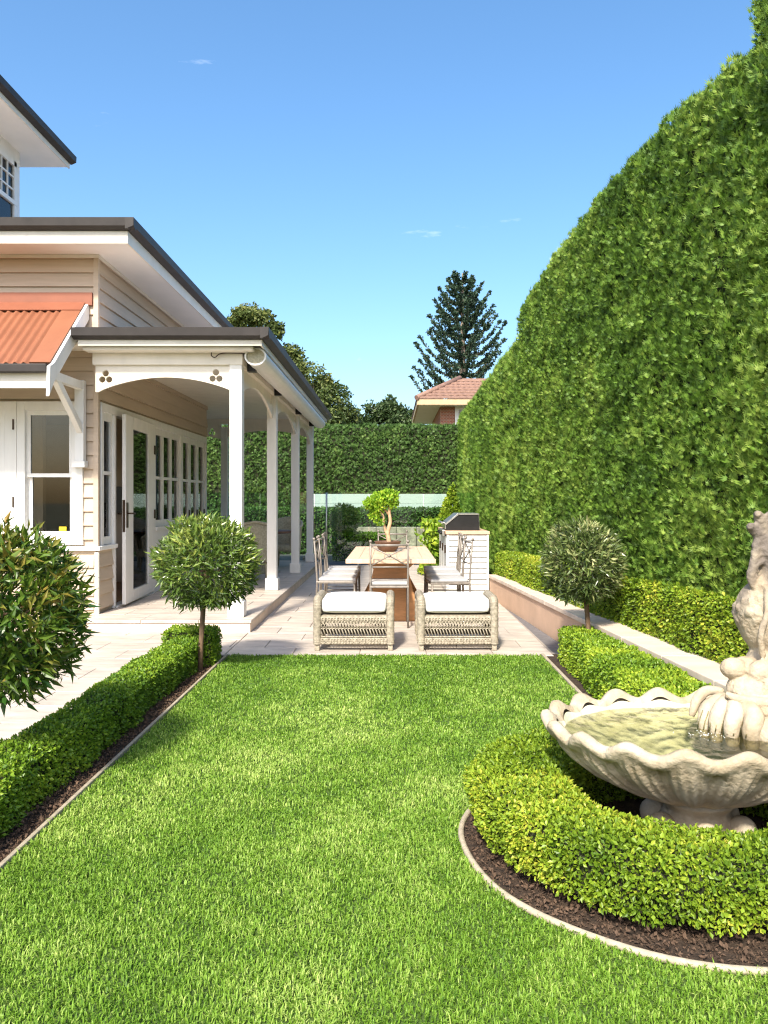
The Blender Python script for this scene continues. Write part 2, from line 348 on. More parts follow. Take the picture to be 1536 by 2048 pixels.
def hedge(name, label, cat, T, dens, size, mat, tmpl=LEAF_BOX, lump=0.02, lscale=0.12, jit=0.02, group=None, out=0.5, wild=0.6, up=0.0, core_in=0.04, flip=None, tint_bias=0.0, streak=None, parent_loc=(0,0,0), keep=None):
    root = thing(name, label, cat, parent_loc, group)
    ref = np.array([T[:,:,0].mean(), T[:,:,1].mean(), T[:,:,2].min()]); Q = T-ref
    if np.einsum('ij,ij->i', Q[:,0], np.cross(Q[:,1], Q[:,2])).sum() < 0: T = T[:, ::-1]
    n = int(tri_area(T)*dens); p, nm = scatter(T, n)
    if keep is not None:
        k = keep(p); p = p[k]; nm = nm[k]; n = len(p)
    lm = vnoise(p, lscale, 3)*0.45+vnoise(p, lscale*0.45, 5)*0.35+vnoise(p, lscale*0.22, 6)*0.2; lm = 0.5+(lm-0.5)*1.5
    p = p+nm*((lm-0.5)*2*lump)[:,None]-nm*(rng.random(n)**1.5*jit)[:,None]
    tint = 0.42+tint_bias+(vnoise(p, lscale*2.2, 9)-0.5)*0.55+(vnoise(p, lscale*7, 4)-0.5)*0.3+rng.normal(size=n)*0.17
    if streak is not None: tint += streak(p)
    leaves('foliage', p, nm, size*(0.7+0.6*rng.random(n)), tmpl, mat, root, tint, out, wild, up)
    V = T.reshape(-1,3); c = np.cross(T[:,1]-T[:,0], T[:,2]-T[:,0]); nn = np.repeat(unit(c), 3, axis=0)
    # weld then push the skin inwards as an added dark core that stops light leaking through
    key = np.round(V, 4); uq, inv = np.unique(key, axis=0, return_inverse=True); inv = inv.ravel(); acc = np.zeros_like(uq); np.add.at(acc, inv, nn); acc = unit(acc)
    np_mesh('dark_core', uq-acc*core_in, inv.reshape(-1,3), 'core', root)
    return root

# ================================================================== GROUND AND PAVING
def plate(name, poly, z, mat, kind='structure', parent=None):
    mb = MB(); mb.prism(poly, lambda a, b, t: (a, b, t), z-0.05, z); o = mb.build(name, mat, parent)
    if kind: o['kind'] = kind
    return o
g = MB(); g.add([(-900,-300,-0.06),(900,-300,-0.06),(900,1500,-0.06),(-900,1500,-0.06)], [(0,1,2,3)]); tag(g.build('ground', 'ground'), kind='structure')

paver_me = {}
def paver_mesh(w, h):
    k = (round(w,3), round(h,3))
    if k not in paver_me:
        b = 0.004; t = 0.03; me = bpy.data.meshes.new('paver')
        vs = [(0,0,0),(w,0,0),(w,h,0),(0,h,0),(0,0,t-b),(w,0,t-b),(w,h,t-b),(0,h,t-b),(b,b,t),(w-b,b,t),(w-b,h-b,t),(b,h-b,t)]
        me.from_pydata(vs, [], [(8,9,10,11),(0,1,5,4),(1,2,6,5),(2,3,7,6),(3,0,4,7),(4,5,9,8),(5,6,10,9),(6,7,11,10),(7,4,8,11)]); me.materials.append(MATS['paver']); paver_me[k] = me
    return paver_me[k]
def pave(root, x0, x1, y0, y1, z, w=0.61, h=0.406, gap=0.005, off=0.0):
    y = y0; r = 0
    while y < y1-0.02:
        hh = min(h, y1-y); x = x0-(w*0.5 if r % 2 else 0)-off
        while x < x1-0.02:
            a = max(x, x0); b = min(x+w, x1)
            if b-a > 0.03:
                o = bpy.data.objects.new('paver', paver_mesh(b-a-gap, hh-gap)); col.objects.link(o); o.parent = root
                o.location = (a+gap/2, y+gap/2, z-0.03+random.uniform(-0.0012, 0.0012))
            x += w
        y += h; r += 1
terr = plate('terrace', [(-1.52, 7.20), (1.49, 7.20), (1.44, 17.2), (-1.52, 17.2)], -0.012, 'grout')
pave(terr, -1.52, 1.455, 7.20, 17.2, 0.0)
path = plate('garden_path', [(-4.9, 2.2), (-1.86, 2.2), (-1.86, 8.46), (-4.9, 8.46)], -0.012, 'grout')
pave(path, -4.9, -1.86, 2.2, 8.46, 0.0)
link1 = plate('path_landing', [(-1.86, 7.22), (-1.52, 7.22), (-1.52, 8.46), (-1.86, 8.46)], -0.012, 'grout'); pave(link1, -1.86, -1.522, 7.22, 8.46, -0.001)
plate('pool_deck', [(-9, 17.2), (1.8, 17.2), (1.8, 22.6), (-9, 22.6)], -0.004, 'dark_grey')
plate('grey_strip', [(1.40, 7.2), (1.70, 7.2), (1.42, 11.6), (1.40, 11.6)], -0.015, 'dark_grey')  # dark grey strip between the paving and the foot of the wall

# soil beds
plate('soil_bed_left', [(-1.90, 1.2), (-1.48, 1.2), (-1.48, 7.2), (-1.90, 7.2)], -0.006, 'soil')
plate('soil_bed_right', [(1.34, 1.2), (2.4, 1.2), (1.70, 7.3), (1.34, 7.3)], -0.006, 'soil')
BC = (1.19, 3.26); BR = 0.905
plate('soil_bed_fountain', [(BC[0]+(BR-0.01)*math.cos(a), BC[1]+(BR-0.01)*math.sin(a)) for a in np.linspace(0, 2*math.pi, 64, endpoint=False)], 0.006, 'soil')
plate('lawn', [(-1.48, 0.2), (1.34, 0.2), (1.34, 7.2), (-1.48, 7.2)], -0.004, 'lawn_soil')

# edging strips
e = MB(); e.box(-1.498, -1.478, 0.2, 7.2, -0.05, 0.018); tag(e.build('lawn_edging', 'edging', None, 0.004), 'pale straight edging strip along the left side of the lawn', 'edging', 'lawn edging')
e = MB(); e.box(1.335, 1.362, 4.1, 7.2, -0.05, 0.020); tag(e.build('lawn_edging', 'edging', None, 0.004), 'pale straight edging strip along the right side of the lawn', 'edging', 'lawn edging')
e = MB(); e.tube([(BC[0]+BR*math.cos(a)*(1+.004*math.sin(9*a)), BC[1]+BR*math.sin(a)*(1+.004*math.sin(9*a)), 0.008) for a in np.linspace(0, 2*math.pi, 96, endpoint=False)], 0.013, 8, closed=True)
tag(e.build('lawn_edging', 'edging'), 'curved cream edging ring around the fountain bed', 'edging', 'lawn edging')

# leaf litter and bark chips (uncountable)
def litter(name, label, pts):
    n = len(pts); nm = np.tile([0,0,1.0], (n,1)); return tag(leaves(name, pts, nm, 0.007+0.016*rng.random(n)**2, LEAF_BOX, 'chip', None, rng.random(n), 0.05, 1.0, 0.1), label, 'leaf litter', kind='stuff')
n = 9000; p = np.stack([rng.uniform(-1.66, -1.50, n), rng.uniform(2.0, 7.15, n), rng.uniform(0, 0.012, n)], 1); litter('leaf_litter', 'dry leaf litter and bark on the soil beside the left box hedge', p)
a = rng.uniform(0, 2*math.pi, 9000); r_ = BR*np.sqrt(rng.uniform(0.62, 0.96, 9000)); p = np.stack([BC[0]+r_*np.cos(a), BC[1]+r_*np.sin(a), rng.uniform(0.006, 0.02, 9000)], 1); litter('leaf_litter', 'dry leaves and bark on the dark soil inside the ring edging', p)

# grass
def grass():
    ps = []
    for (y0, y1, d) in ((1.7, 2.6, 25000), (2.6, 3.6, 22000), (3.6, 4.8, 15500), (4.8, 6.0, 10500), (6.0, 7.2, 9000)):
        n = int(2.80*(y1-y0)*d); ps.append(np.stack([rng.uniform(-1.47, 1.335, n), rng.uniform(y0, y1, n), np.zeros(n)], 1))
    p = np.concatenate(ps)
    k = ((p[:,0]-BC[0])**2+(p[:,1]-BC[1])**2 > (BR+0.004)**2) & ~((p[:,0] > 0.9) & (p[:,1] < 4.1) & (p[:,1] > 2.4)) & (np.abs(p[:,0]) < 0.62*p[:,1]+0.55)
    p = p[k]; n = len(p)
    lowf = vnoise(p, 0.45, 2); mid = vnoise(p, 0.12, 8); fine = vnoise(p, 0.045, 6)
    ln = 0.66*(0.016+0.026*rng.random(n)+0.02*(rng.random(n) > 0.97))*(0.65+0.7*mid)*(0.75+0.45*fine); w = 0.0011+0.00038*p[:,1]+0.0006*rng.random(n)
    dirn = rng.uniform(0, 2*math.pi, n)+2.2*vnoise(p, 0.07, 1); lean = np.clip(0.25+0.75*rng.random(n), 0, 1.1)
    dx, dy = np.cos(dirn), np.sin(dirn); sx, sy = -dy, dx
    V = np.zeros((n,5,3)); B = p.copy(); B[:,2] = -0.006
    for j, (h, bend, ww) in enumerate(((0, 0, 1), (0, 0, -1), (0.62, 0.35, .8), (0.62, 0.35, -.8), (0.95, 1.0, 0))):
        zz = ln*h*(1-0.38*lean*bend)+0.006; off = ln*lean*bend*0.95
        V[:,j,0] = B[:,0]+dx*off+sx*w*ww; V[:,j,1] = B[:,1]+dy*off+sy*w*ww; V[:,j,2] = B[:,2]+zz
    F = (np.arange(n)[:,None,None]*5+np.array([(0,1,3),(0,3,2),(2,3,4)])[None]).reshape(-1,3)
    tint = 0.42+(lowf-0.5)*0.6+(mid-0.5)*0.45+0.25*(vnoise(p, 1.1, 31)-0.5)+rng.normal(size=n)*0.20
    # paler tint left of the middle of the lawn, darker at the far end
    tint += 0.22*np.exp(-(((p[:,0]+0.45)/0.55)**2+((p[:,1]-3.75)/0.75)**2))-0.10*np.clip((p[:,1]-5.4)/1.5, 0, 1)
    o = np_mesh('grass', V, F, 'grass', None, np.repeat(np.clip(tint,0,1), 5)); tag(o, 'short dense green grass of the lawn', 'grass', kind='stuff')
grass()

# ================================================================== RETAINING WALL
def wx(y): return 1.40+(11.45-y)*0.0785          # face of the wall
rw = thing('retaining_wall', 'low peach rendered retaining wall with stone capping right of the lawn', 'wall', (1.7, 8, 0))
mb = MB(); ys = [1.0, 4.0, 7.0, 9.5, 11.5]
mb.prism([(wx(y), y) for y in ys]+[(wx(y)+0.22, y) for y in ys[::-1]], lambda a,b,t: (a,b,t), -0.05, 0.285); mb.build('wall', 'render_wall', rw)
ys = list(np.arange(1.0, 11.6, 0.75))
for y0, y1 in zip(ys[:-1], ys[1:]):
    mb = MB(); mb.prism([(wx(y0)-0.018, y0), (wx(y0)+0.29, y0), (wx(y1)+0.29, y1-0.003), (wx(y1)-0.018, y1-0.003)], lambda a,b,t: (a,b,t), 0.285, 0.33); mb.build('capping_stone', 'cap', rw, 0.006)

# ================================================================== HEDGES
# tall cypress hedge
def hx(y):
    return float(np.interp(y, [-1, 0, 5, 8, 11.5, 23], [2.75, 2.62, 2.24, 1.98, 1.80, 1.86]))
def tall(y0, y1, z1, step=0.6):
    ys = np.arange(y0, y1+1e-6, step); Lp = [(hx(y), y) for y in ys]; Rp = [(hx(y)+1.3, y) for y in ys]
    zt = (lambda y: z1) if not hasattr(z1, '__len__') else (lambda y: float(np.interp(y, z1[0], z1[1])))
    def pr(i):
        z = zt(ys[i]); return [(0, 0.05), (-0.02, 1.2), (-0.005, z-0.9), (0.0, z-0.10), (0.03, z-0.015), (0.22, z), (0.8, z), (1, z-0.2), (1, 0.1)]
    return sweep_tris(Lp, Rp, pr)
patches = lambda p: 0.08-0.5*np.clip(vnoise(p, 0.9, 21)-0.62, 0, 1)*(vnoise(p, 0.16, 22) > 0.45)+0.3*(vnoise(p*np.array([1,1,0.5]), 0.5, 23)-0.5)
vis = lambda p: (p[:,0] < hx_arr(p[:,1])+0.42)
def hx_arr(y): return np.interp(y, [-1, 0, 5, 8, 11.5, 23], [2.75, 2.62, 2.24, 1.98, 1.80, 1.86])
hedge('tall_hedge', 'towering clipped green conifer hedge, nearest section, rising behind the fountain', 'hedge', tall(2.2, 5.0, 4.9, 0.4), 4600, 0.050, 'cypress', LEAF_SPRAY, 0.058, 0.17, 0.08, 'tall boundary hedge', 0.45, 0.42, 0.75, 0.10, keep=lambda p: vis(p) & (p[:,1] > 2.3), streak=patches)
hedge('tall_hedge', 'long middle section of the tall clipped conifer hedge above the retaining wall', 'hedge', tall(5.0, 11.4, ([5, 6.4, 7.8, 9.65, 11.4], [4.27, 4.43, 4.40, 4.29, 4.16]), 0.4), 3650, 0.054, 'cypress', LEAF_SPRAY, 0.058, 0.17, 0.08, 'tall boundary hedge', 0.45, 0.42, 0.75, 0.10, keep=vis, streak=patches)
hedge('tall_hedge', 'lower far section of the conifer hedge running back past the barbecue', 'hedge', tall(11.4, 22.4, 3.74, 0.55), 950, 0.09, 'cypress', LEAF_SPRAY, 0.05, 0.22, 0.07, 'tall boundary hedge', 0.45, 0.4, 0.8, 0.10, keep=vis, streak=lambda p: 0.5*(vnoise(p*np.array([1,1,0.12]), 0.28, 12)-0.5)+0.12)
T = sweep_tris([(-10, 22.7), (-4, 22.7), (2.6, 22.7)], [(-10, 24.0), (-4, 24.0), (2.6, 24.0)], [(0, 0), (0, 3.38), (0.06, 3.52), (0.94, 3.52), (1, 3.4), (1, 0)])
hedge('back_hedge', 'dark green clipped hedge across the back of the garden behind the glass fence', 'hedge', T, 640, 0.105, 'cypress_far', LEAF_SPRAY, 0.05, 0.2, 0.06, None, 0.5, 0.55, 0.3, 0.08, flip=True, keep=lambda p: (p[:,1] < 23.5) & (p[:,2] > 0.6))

# box hedges
ys = list(np.linspace(1.7, 6.75, 22))
wob = lambda y: 0.012*math.sin(3.1*y)+0.01*math.sin(7.3*y+1)
T = sweep_tris([(-1.85+wob(y), y) for y in ys], [(-1.605+wob(y+2), y) for y in ys], prof_box(0.0, 0.255, 0.14, 0.03))
hedge('box_hedge', 'long low clipped box hedge between the path and the lawn', 'hedge', T, 13500, 0.021, 'box_leaf', lump=0.02, lscale=0.10, jit=0.03, group='low box hedges', core_in=0.025)
T = sweep_tris([(-1.93, 6.72), (-1.93, 6.86), (-1.93, 7.02)], [(-1.51, 6.72), (-1.51, 6.86), (-1.51, 7.02)], prof_box(0.0, 0.30, 0.08, 0.03))
hedge('box_hedge', 'short box hedge block closing the left hedge row, next to the terrace', 'hedge', T, 11000, 0.024, 'box_leaf', lump=0.02, lscale=0.10, jit=0.03, group='low box hedges', core_in=0.025)
ys = list(np.linspace(3.9, 6.95, 14))
T = sweep_tris([(1.44+wob(y), y) for y in ys], [(max(1.52, wx(y)-0.03), y) for y in ys], prof_box(0.0, 0.30, 0.10, 0.03))
hedge('box_hedge', 'low wedge-shaped box hedge against the retaining wall behind the fountain bowl', 'hedge', T, 10000, 0.026, 'box_leaf', lump=0.02, lscale=0.10, jit=0.03, group='low box hedges', core_in=0.025, tint_bias=0.16)
ys = list(np.linspace(2.6, 11.5, 30)); fx = lambda y: wx(y)+float(np.interp(y, [2.6, 5.3, 8, 11.5], [0.27, 0.25, 0.19, 0.10]))
T = sweep_tris([(fx(y)+wob(y), y) for y in ys], [(fx(y)+0.42, y) for y in ys], lambda i: prof_box(0.25, float(np.interp(ys[i], [2.6, 5.3, 11.5], [0.80, 0.765, 0.65])), 0.10, 0.035))
hedge('box_hedge', 'bright yellow-green clipped hedge growing on top of the retaining wall', 'hedge', T, 7600, 0.028, 'box_leaf_yellow', lump=0.02, lscale=0.10, jit=0.03, group='low box hedges', core_in=0.03, tint_bias=0.0, keep=lambda p: p[:,0] < np.interp(p[:,1], ys, [fx(y)+0.34 for y in ys]))
th = np.linspace(0, 2*math.pi, 61)[:-1]; HC = (1.20, 3.30)
ri = lambda t: 0.47-0.07*math.sin(t)
ro = lambda t: 0.842+0.025*math.cos(t-math.pi)+0.012*math.sin(5*t)
T = sweep_tris([(HC[0]+ri(t)*math.cos(t), HC[1]+ri(t)*math.sin(t)) for t in th], [(HC[0]+ro(t)*math.cos(t), HC[1]+ro(t)*math.sin(t)) for t in th], [(0.0, 0.02), (0.0, 0.24), (0.12, 0.275), (0.78, 0.285), (0.95, 0.265), (1.03, 0.20), (0.96, 0.06)], closed=True)
hedge('box_hedge', 'round yellow-green box hedge ringing the foot of the fountain', 'hedge', T, 23000, 0.0185, 'box_leaf_yellow', lump=0.024, lscale=0.09, jit=0.035, group='low box hedges', core_in=0.03, flip=True, tint_bias=-0.06)

# ================================================================== STANDARD TOPIARY TREES
def standard(name, label, base, ctr, r, n, lsize, mat, stretch=1.0, wild=0.5, up=0.15, group='ball topiary trees', trunk_r=0.021):
    root = thing(name, label, 'topiary tree', (base[0], base[1], 0), group)
    tr = MB(); bx, by = base; tr.tube([(bx, by, -0.05), (bx+0.006, by, 0.2), (bx+(ctr[0]-bx)*0.5, by+(ctr[1]-by)*.5, ctr[2]-r*0.75), (ctr[0], ctr[1], ctr[2])], [trunk_r*1.15, trunk_r, trunk_r*0.95, trunk_r*0.7], 10)
    for i in range(14):
        a = rng.uniform(0, 6.28); e_ = rng.uniform(-0.5, 1.2); d = np.array([math.cos(a)*math.cos(e_), math.sin(a)*math.cos(e_), math.sin(e_)])
        s = np.array([ctr[0], ctr[1], ctr[2]-r*0.55+0.04*i*r]); tr.tube([s, s+d*r*0.45+np.array([0,0,.03]), s+d*r*0.85], [0.009, 0.006, 0.003], 5)
    tr.build('trunk', 'trunk', root)
    d = unit(rng.normal(size=(n,3))); lum = 1+0.11*(vnoise(d+5, 0.5, 3)-0.5)*2+0.12*(vnoise(d+5, 0.2, 7)-0.5)*2
    rr = r*lum*(1-0.42*rng.random(n)**1.8); p = np.array(ctr)+d*rr[:,None]*np.array([1,1,stretch]); p[:,2] = np.maximum(p[:,2], ctr[2]-r*stretch*0.92+0.05*rng.random(n))
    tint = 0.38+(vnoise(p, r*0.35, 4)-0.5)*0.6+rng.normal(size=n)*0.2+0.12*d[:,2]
    leaves('crown', p, d, lsize*(0.65+0.7*rng.random(n)), LEAF_LONG, mat, root, tint, 0.75, wild, up, 0.7)
    return root
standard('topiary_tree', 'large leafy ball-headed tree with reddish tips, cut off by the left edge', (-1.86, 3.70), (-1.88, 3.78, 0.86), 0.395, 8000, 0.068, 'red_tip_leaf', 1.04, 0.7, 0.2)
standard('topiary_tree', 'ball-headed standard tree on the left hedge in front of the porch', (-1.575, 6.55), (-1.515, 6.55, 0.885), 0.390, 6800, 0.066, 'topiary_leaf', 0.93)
standard('topiary_tree', 'smaller ball-headed standard tree on the right hedge beside the retaining wall', (1.655, 6.75), (1.60, 6.75, 0.87), 0.318, 5600, 0.062, 'topiary_gloss_leaf', 1.05)

# ================================================================== FOUNTAIN
FX, FY = 1.255, 3.30
ft = thing('garden_fountain', 'cream stone scalloped bowl fountain with upturned dolphin inside the round hedge', 'fountain', (FX, FY, 0))
NT = 18*22; SC = 18
outer = [(0.13, 0.185), (0.20, 0.20), (0.32, 0.245), (0.43, 0.305), (0.52, 0.375), (0.565, 0.425)]
rim = [(0.588, 0.444), (0.613, 0.464), (0.622, 0.484), (0.614, 0.502), (0.594, 0.507), (0.573, 0.496), (0.556, 0.470)]
inner = [(0.535, 0.44), (0.48, 0.38), (0.36, 0.31), (0.2, 0.265), (0.0, 0.25)]
def bowl_pt(r, z, a, zone, q):
    sc_ = math.cos(SC*a); cr = abs(math.sin(SC*a/2))
    if zone == 0: k = q; rr = r*(1+0.05*k*(cr-0.5))+0.0075*k*math.cos(SC*5*a); zz = z+0.008*k*sc_
    elif zone == 1: rr = r*(1+0.055*(cr-0.5)); zz = z+0.020*math.cos(SC*a+math.pi)
    else: rr = r*(1+0.03*q*(cr-0.5)); zz = z-0.008*q*sc_
    return (FX+rr*math.cos(a), FY+0.79*rr*math.sin(a), zz-0.012)
def bowl(prof, zone, qs):
    mb = MB(); vs = []; k = len(prof)
    for (r, z), q in zip(prof, qs):
        for j in range(NT): vs.append(bowl_pt(r, z, 2*math.pi*j/NT, zone, q))
    mb.add(vs, [(i*NT+j, i*NT+(j+1)%NT, (i+1)*NT+(j+1)%NT, (i+1)*NT+j) for i in range(k-1) for j in range(NT)], True); return mb
mb = MB(); allp = [(p_, 0, q) for p_, q in zip(outer, (0, .3, .7, 1, 1, 1))]+[(p_, 1, 1) for p_ in rim]; vs = []
for (r, z), zo, q in allp:
    for j in range(NT): vs.append(bowl_pt(r, z, 2*math.pi*j/NT, zo, q))
mb.add(vs, [(i*NT+j, i*NT+(j+1)%NT, (i+1)*NT+(j+1)%NT, (i+1)*NT+j) for i in range(len(allp)-1) for j in range(NT)], True)
bo = mb.build('bowl', 'stone', ft)
bowl([rim[-1]]+inner, 2, (1, 1, .8, .5, .2, 0)).build('basin_lining', 'stone_wet', ft)
# pedestal: turned foot with scrolls
pd = MB(); pd.lathe([(0.0, 0.0), (0.22, 0.0), (0.225, 0.03), (0.20, 0.06), (0.16, 0.085), (0.135, 0.115), (0.13, 0.14), (0.15, 0.165), (0.165, 0.18), (0.15, 0.20), (0.0, 0.205)], (FX, FY), 40)
for a in (200, 262, 325, 30, 90, 145): pd.ball((FX+0.175*math.cos(R(a)), FY+0.175*math.sin(R(a)), 0.075), (0.06, 0.06, 0.06), 14, 10)
pd.build('pedestal', 'stone', ft)
# water surface with real ripples
NW = 64; NA = 180; vs = [(FX, FY, 0.437)]; fs = []
for i in range(1, NW+1):
    for j in range(NA):
        a = 2*math.pi*j/NA; r = 0.538*i/NW; x = FX+r*math.cos(a); y = FY+0.79*r*math.sin(a); vs.append((x, y, 0.437))
V = np.array(vs); d1 = np.hypot(V[:,0]-(FX+0.02), V[:,1]-(FY-0.02))
V[:,2] += 0.0011*np.sin(d1*95)*np.exp(-d1*3.2)+0.0035*(vnoise(V, 0.05, 2)-0.5)+0.0022*(vnoise(V, 0.022, 3)-0.5)
fs = [(0, 1+j, 1+(j+1)%NA) for j in range(NA)]+[(1+i*NA+j, 1+(i+1)*NA+j, 1+(i+1)*NA+(j+1)%NA, 1+i*NA+(j+1)%NA) for i in range(NW-1) for j in range(NA)]
mb = MB(); mb.add([tuple(v) for v in V], fs, True); mb.build('water', 'water', ft, fix=False)

def remesh(mb, name, mat, parent, vox=0.008, smooth=3):
    me = bpy.data.meshes.new(name); me.from_pydata(mb.v, [], mb.f); me.update()
    bm = bmesh.new(); bm.from_mesh(me); bmesh.ops.recalc_face_normals(bm, faces=bm.faces); bm.to_mesh(me); bm.free()
    o = bpy.data.objects.new(name, me); col.objects.link(o)
    rm = o.modifiers.new('r', 'REMESH'); rm.mode = 'VOXEL'; rm.voxel_size = vox; rm.use_smooth_shade = True
    sm = o.modifiers.new('s', 'SMOOTH'); sm.iterations = smooth; sm.factor = 0.5
    dg = bpy.context.evaluated_depsgraph_get(); me2 = bpy.data.meshes.new_from_object(o.evaluated_get(dg)); me2.name = name
    bpy.data.objects.remove(o); me2.materials.clear(); return link(name, me2, mat, parent)
# dolphin: head low facing the bowl, body twisting up to an upright tail
DX, DY = 1.635, 3.47
def sm_path(pts, n):
    P = np.array(pts, dtype=float); t = np.linspace(0, len(P)-1, n); out = []
    for x in t:
        i = min(int(x), len(P)-2); u = x-i; p0 = P[max(i-1,0)]; p1 = P[i]; p2 = P[i+1]; p3 = P[min(i+2, len(P)-1)]
        out.append(0.5*((2*p1)+(-p0+p2)*u+(2*p0-5*p1+4*p2-p3)*u*u+(-p0+3*p1-3*p2+p3)*u**3))
    return out
key = [(-0.16, -0.12, 0.535, 0.045), (-0.10, -0.08, 0.575, 0.085), (-0.02, -0.03, 0.615, 0.125), (0.05, 0.02, 0.68, 0.135), (0.06, 0.03, 0.77, 0.120), (0.015, 0.03, 0.86, 0.130), (-0.015, 0.02, 0.935, 0.118), (0.01, 0.0, 1.02, 0.085), (0.03, -0.01, 1.10, 0.070), (0.015, 0.0, 1.17, 0.066), (-0.005, 0.0, 1.23, 0.060), (0.0, 0.0, 1.28, 0.05)]
pp = sm_path(key, 60); db = MB(); db.tube([(DX+p[0], DY+p[1], p[2]) for p in pp], [p[3] for p in pp], 20)
db.ball((DX-0.185, DY-0.07, 0.685), (0.058, 0.052, 0.046)); db.ball((DX-0.12, DY-0.04, 0.68), (0.07, 0.06, 0.05)); db.ball((DX-0.085, DY-0.115, 0.675), (0.062, 0.05, 0.055))            # brow bulges
db.ball((DX-0.11, DY-0.08, 0.60), (0.11, 0.09, 0.07)); db.ball((DX+0.03, DY-0.10, 0.64), (0.10, 0.08, 0.08))                       # cheeks
for zz, r0, x0 in ((0.578, 0.020, -0.245), (0.540, 0.024, -0.225), (0.505, 0.020, -0.185)):                                        # rolled lips
    db.tube(sm_path([(DX+x0, DY-0.13, zz+0.012), (DX+x0+0.06, DY-0.165, zz-0.004), (DX-0.08, DY-0.185, zz-0.012), (DX+0.03, DY-0.17, zz+0.004), (DX+0.12, DY-0.11, zz+0.04)], 20), [r0*(0.65+0.5*math.sin(math.pi*i/19)) for i in range(20)], 10)
for i in range(26):                                                                                                                # eye scroll
    a = i*0.5; rr = 0.040*(1-i/30); db.ball((DX-0.065+rr*math.cos(a), DY-0.168, 0.618+rr*math.sin(a)), 0.0105, 8, 6)
for k in range(5):                                                                                                                 # leafy fin at the neck
    a = R(-40+26*k); db.tube([(DX+0.09, DY-0.08, 0.72), (DX+0.09+0.07*math.cos(a), DY-0.13, 0.72+0.07*math.sin(a)), (DX+0.09+0.15*math.cos(a), DY-0.11, 0.72+0.15*math.sin(a))], [0.03, 0.028, 0.010], 8)
for k in range(3):                                                                                                                 # furrows of the hide
    xx = -0.075+0.06*k; db.tube(sm_path([(DX+xx, DY-0.10, 0.74), (DX+xx-0.02, DY-0.125, 0.84), (DX+xx+0.01, DY-0.115, 0.92), (DX+xx+0.03, DY-0.075, 1.02)], 14), 0.014, 8)
for k in range(4):                                                                                                                 # curled back fin along the left side
    z = 1.075+0.03*k; db.tube(sm_path([(DX-0.01, DY-0.02, z+0.07), (DX-0.07, DY-0.03, z+0.055), (DX-0.098+0.01*k, DY-0.03, z), (DX-0.080, DY-0.03, z-0.055), (DX-0.055, DY-0.03, z-0.075)], 10), [0.02, .02, .02, .019, .018, .016, .014, .011, .008, .005], 8)
for a, ln in ((140, .15), (118, .17), (97, .15), (76, .17), (52, .16), (30, .13)):                                                 # tail flukes
    c, s_ = math.cos(R(a)), math.sin(R(a)); db.tube(sm_path([(DX, DY, 1.18), (DX+c*ln*.45, DY-0.02, 1.19+s_*ln*.6), (DX+c*ln*.80, DY-0.035, 1.19+s_*ln*.95), (DX+c*ln*1.0, DY-0.06, 1.19+s_*ln*1.0)], 10), [0.034, .033, .031, .029, .027, .025, .022, .019, .015, .010], 10)
for i in range(150):                                                                                                               # scales
    t = 20+int(32*rng.random()); p = pp[t]; a = rng.uniform(math.pi*0.8, math.pi*1.95); db.ball((DX+p[0]+p[3]*math.cos(a)*0.985, DY+p[1]+p[3]*math.sin(a)*0.985, p[2]), (0.014, 0.014, 0.019), 6, 5)
dolphin = remesh(db, 'dolphin_statue', 'stone_weathered', ft, 0.0062, 1)
# carved shell below the mouth and plinth of shells
sh = MB()
for (xe, ye, r0) in ((1.315, 3.375, .026), (1.340, 3.315, .028), (1.385, 3.265, .032), (1.445, 3.225, .034)):
    sh.tube(sm_path([(1.52+0.3*(xe-1.40), 3.47+0.1*(ye-3.2), 0.525), (0.5*(1.48+xe)+0.01, 0.5*(3.42+ye)+0.02, 0.552), (xe+0.025, ye+0.025, 0.518), (xe, ye, 0.468), (xe+0.010, ye+0.01, 0.40)], 18), [r0*(0.75+0.4*math.sin(math.pi*k/17)) for k in range(18)], 14)
sh.tube(sm_path([(1.285, 3.44, 0.47), (1.315, 3.45, 0.54), (1.36, 3.46, 0.575), (1.43, 3.46, 0.575)], 14), [0.012+0.012*math.sin(math.pi*i/13) for i in range(14)], 10)
sh.build('shell_ornament', 'stone', ft, fix=False)
s2 = MB(); s2.ball((1.535, 3.24, 0.45), (0.078, 0.075, 0.072), 20, 14); s2.ball((1.69, 3.27, 0.455), (0.09, 0.08, 0.075), 20, 14)
for a in range(0, 180, 36): s2.ball((DX+0.04+0.15*math.cos(R(a)), DY-0.0+0.15*math.sin(R(a)), 0.44), (0.08, 0.08, 0.08), 16, 12)
s2.ball((DX+0.03, DY-0.06, 0.46), (0.15, 0.13, 0.05), 20, 12)
remesh(s2, 'shell_plinth', 'stone', ft, 0.009, 3)
# falling water and foam where it lands
ws = MB()
for k in range(9):
    x0 = 1.285+0.018*k; y0 = 3.345-0.016*k; ws.tube([(x0+.02, y0+.02, 0.515), (x0-0.005, y0-0.005, 0.48), (x0-0.015, y0-0.015, 0.447)], [0.0022, 0.002, 0.003], 5)
ws.build('water_stream', 'water', ft)
fm = MB()
for i in range(45):
    a = rng.uniform(0, 6.28); d_ = abs(rng.normal())*0.05; x = FX+0.03+1.3*d_*math.cos(a); y = FY-0.03+d_*math.sin(a)
    if math.hypot(x-FX, (y-FY)/0.79) < 0.5: fm.ball((x, y, 0.439+0.002*rng.random()), (0.0012+0.002*rng.random(),)*2+(0.0015,), 6, 4)
o = fm.build('foam', 'foam', ft); o['kind'] = 'stuff'

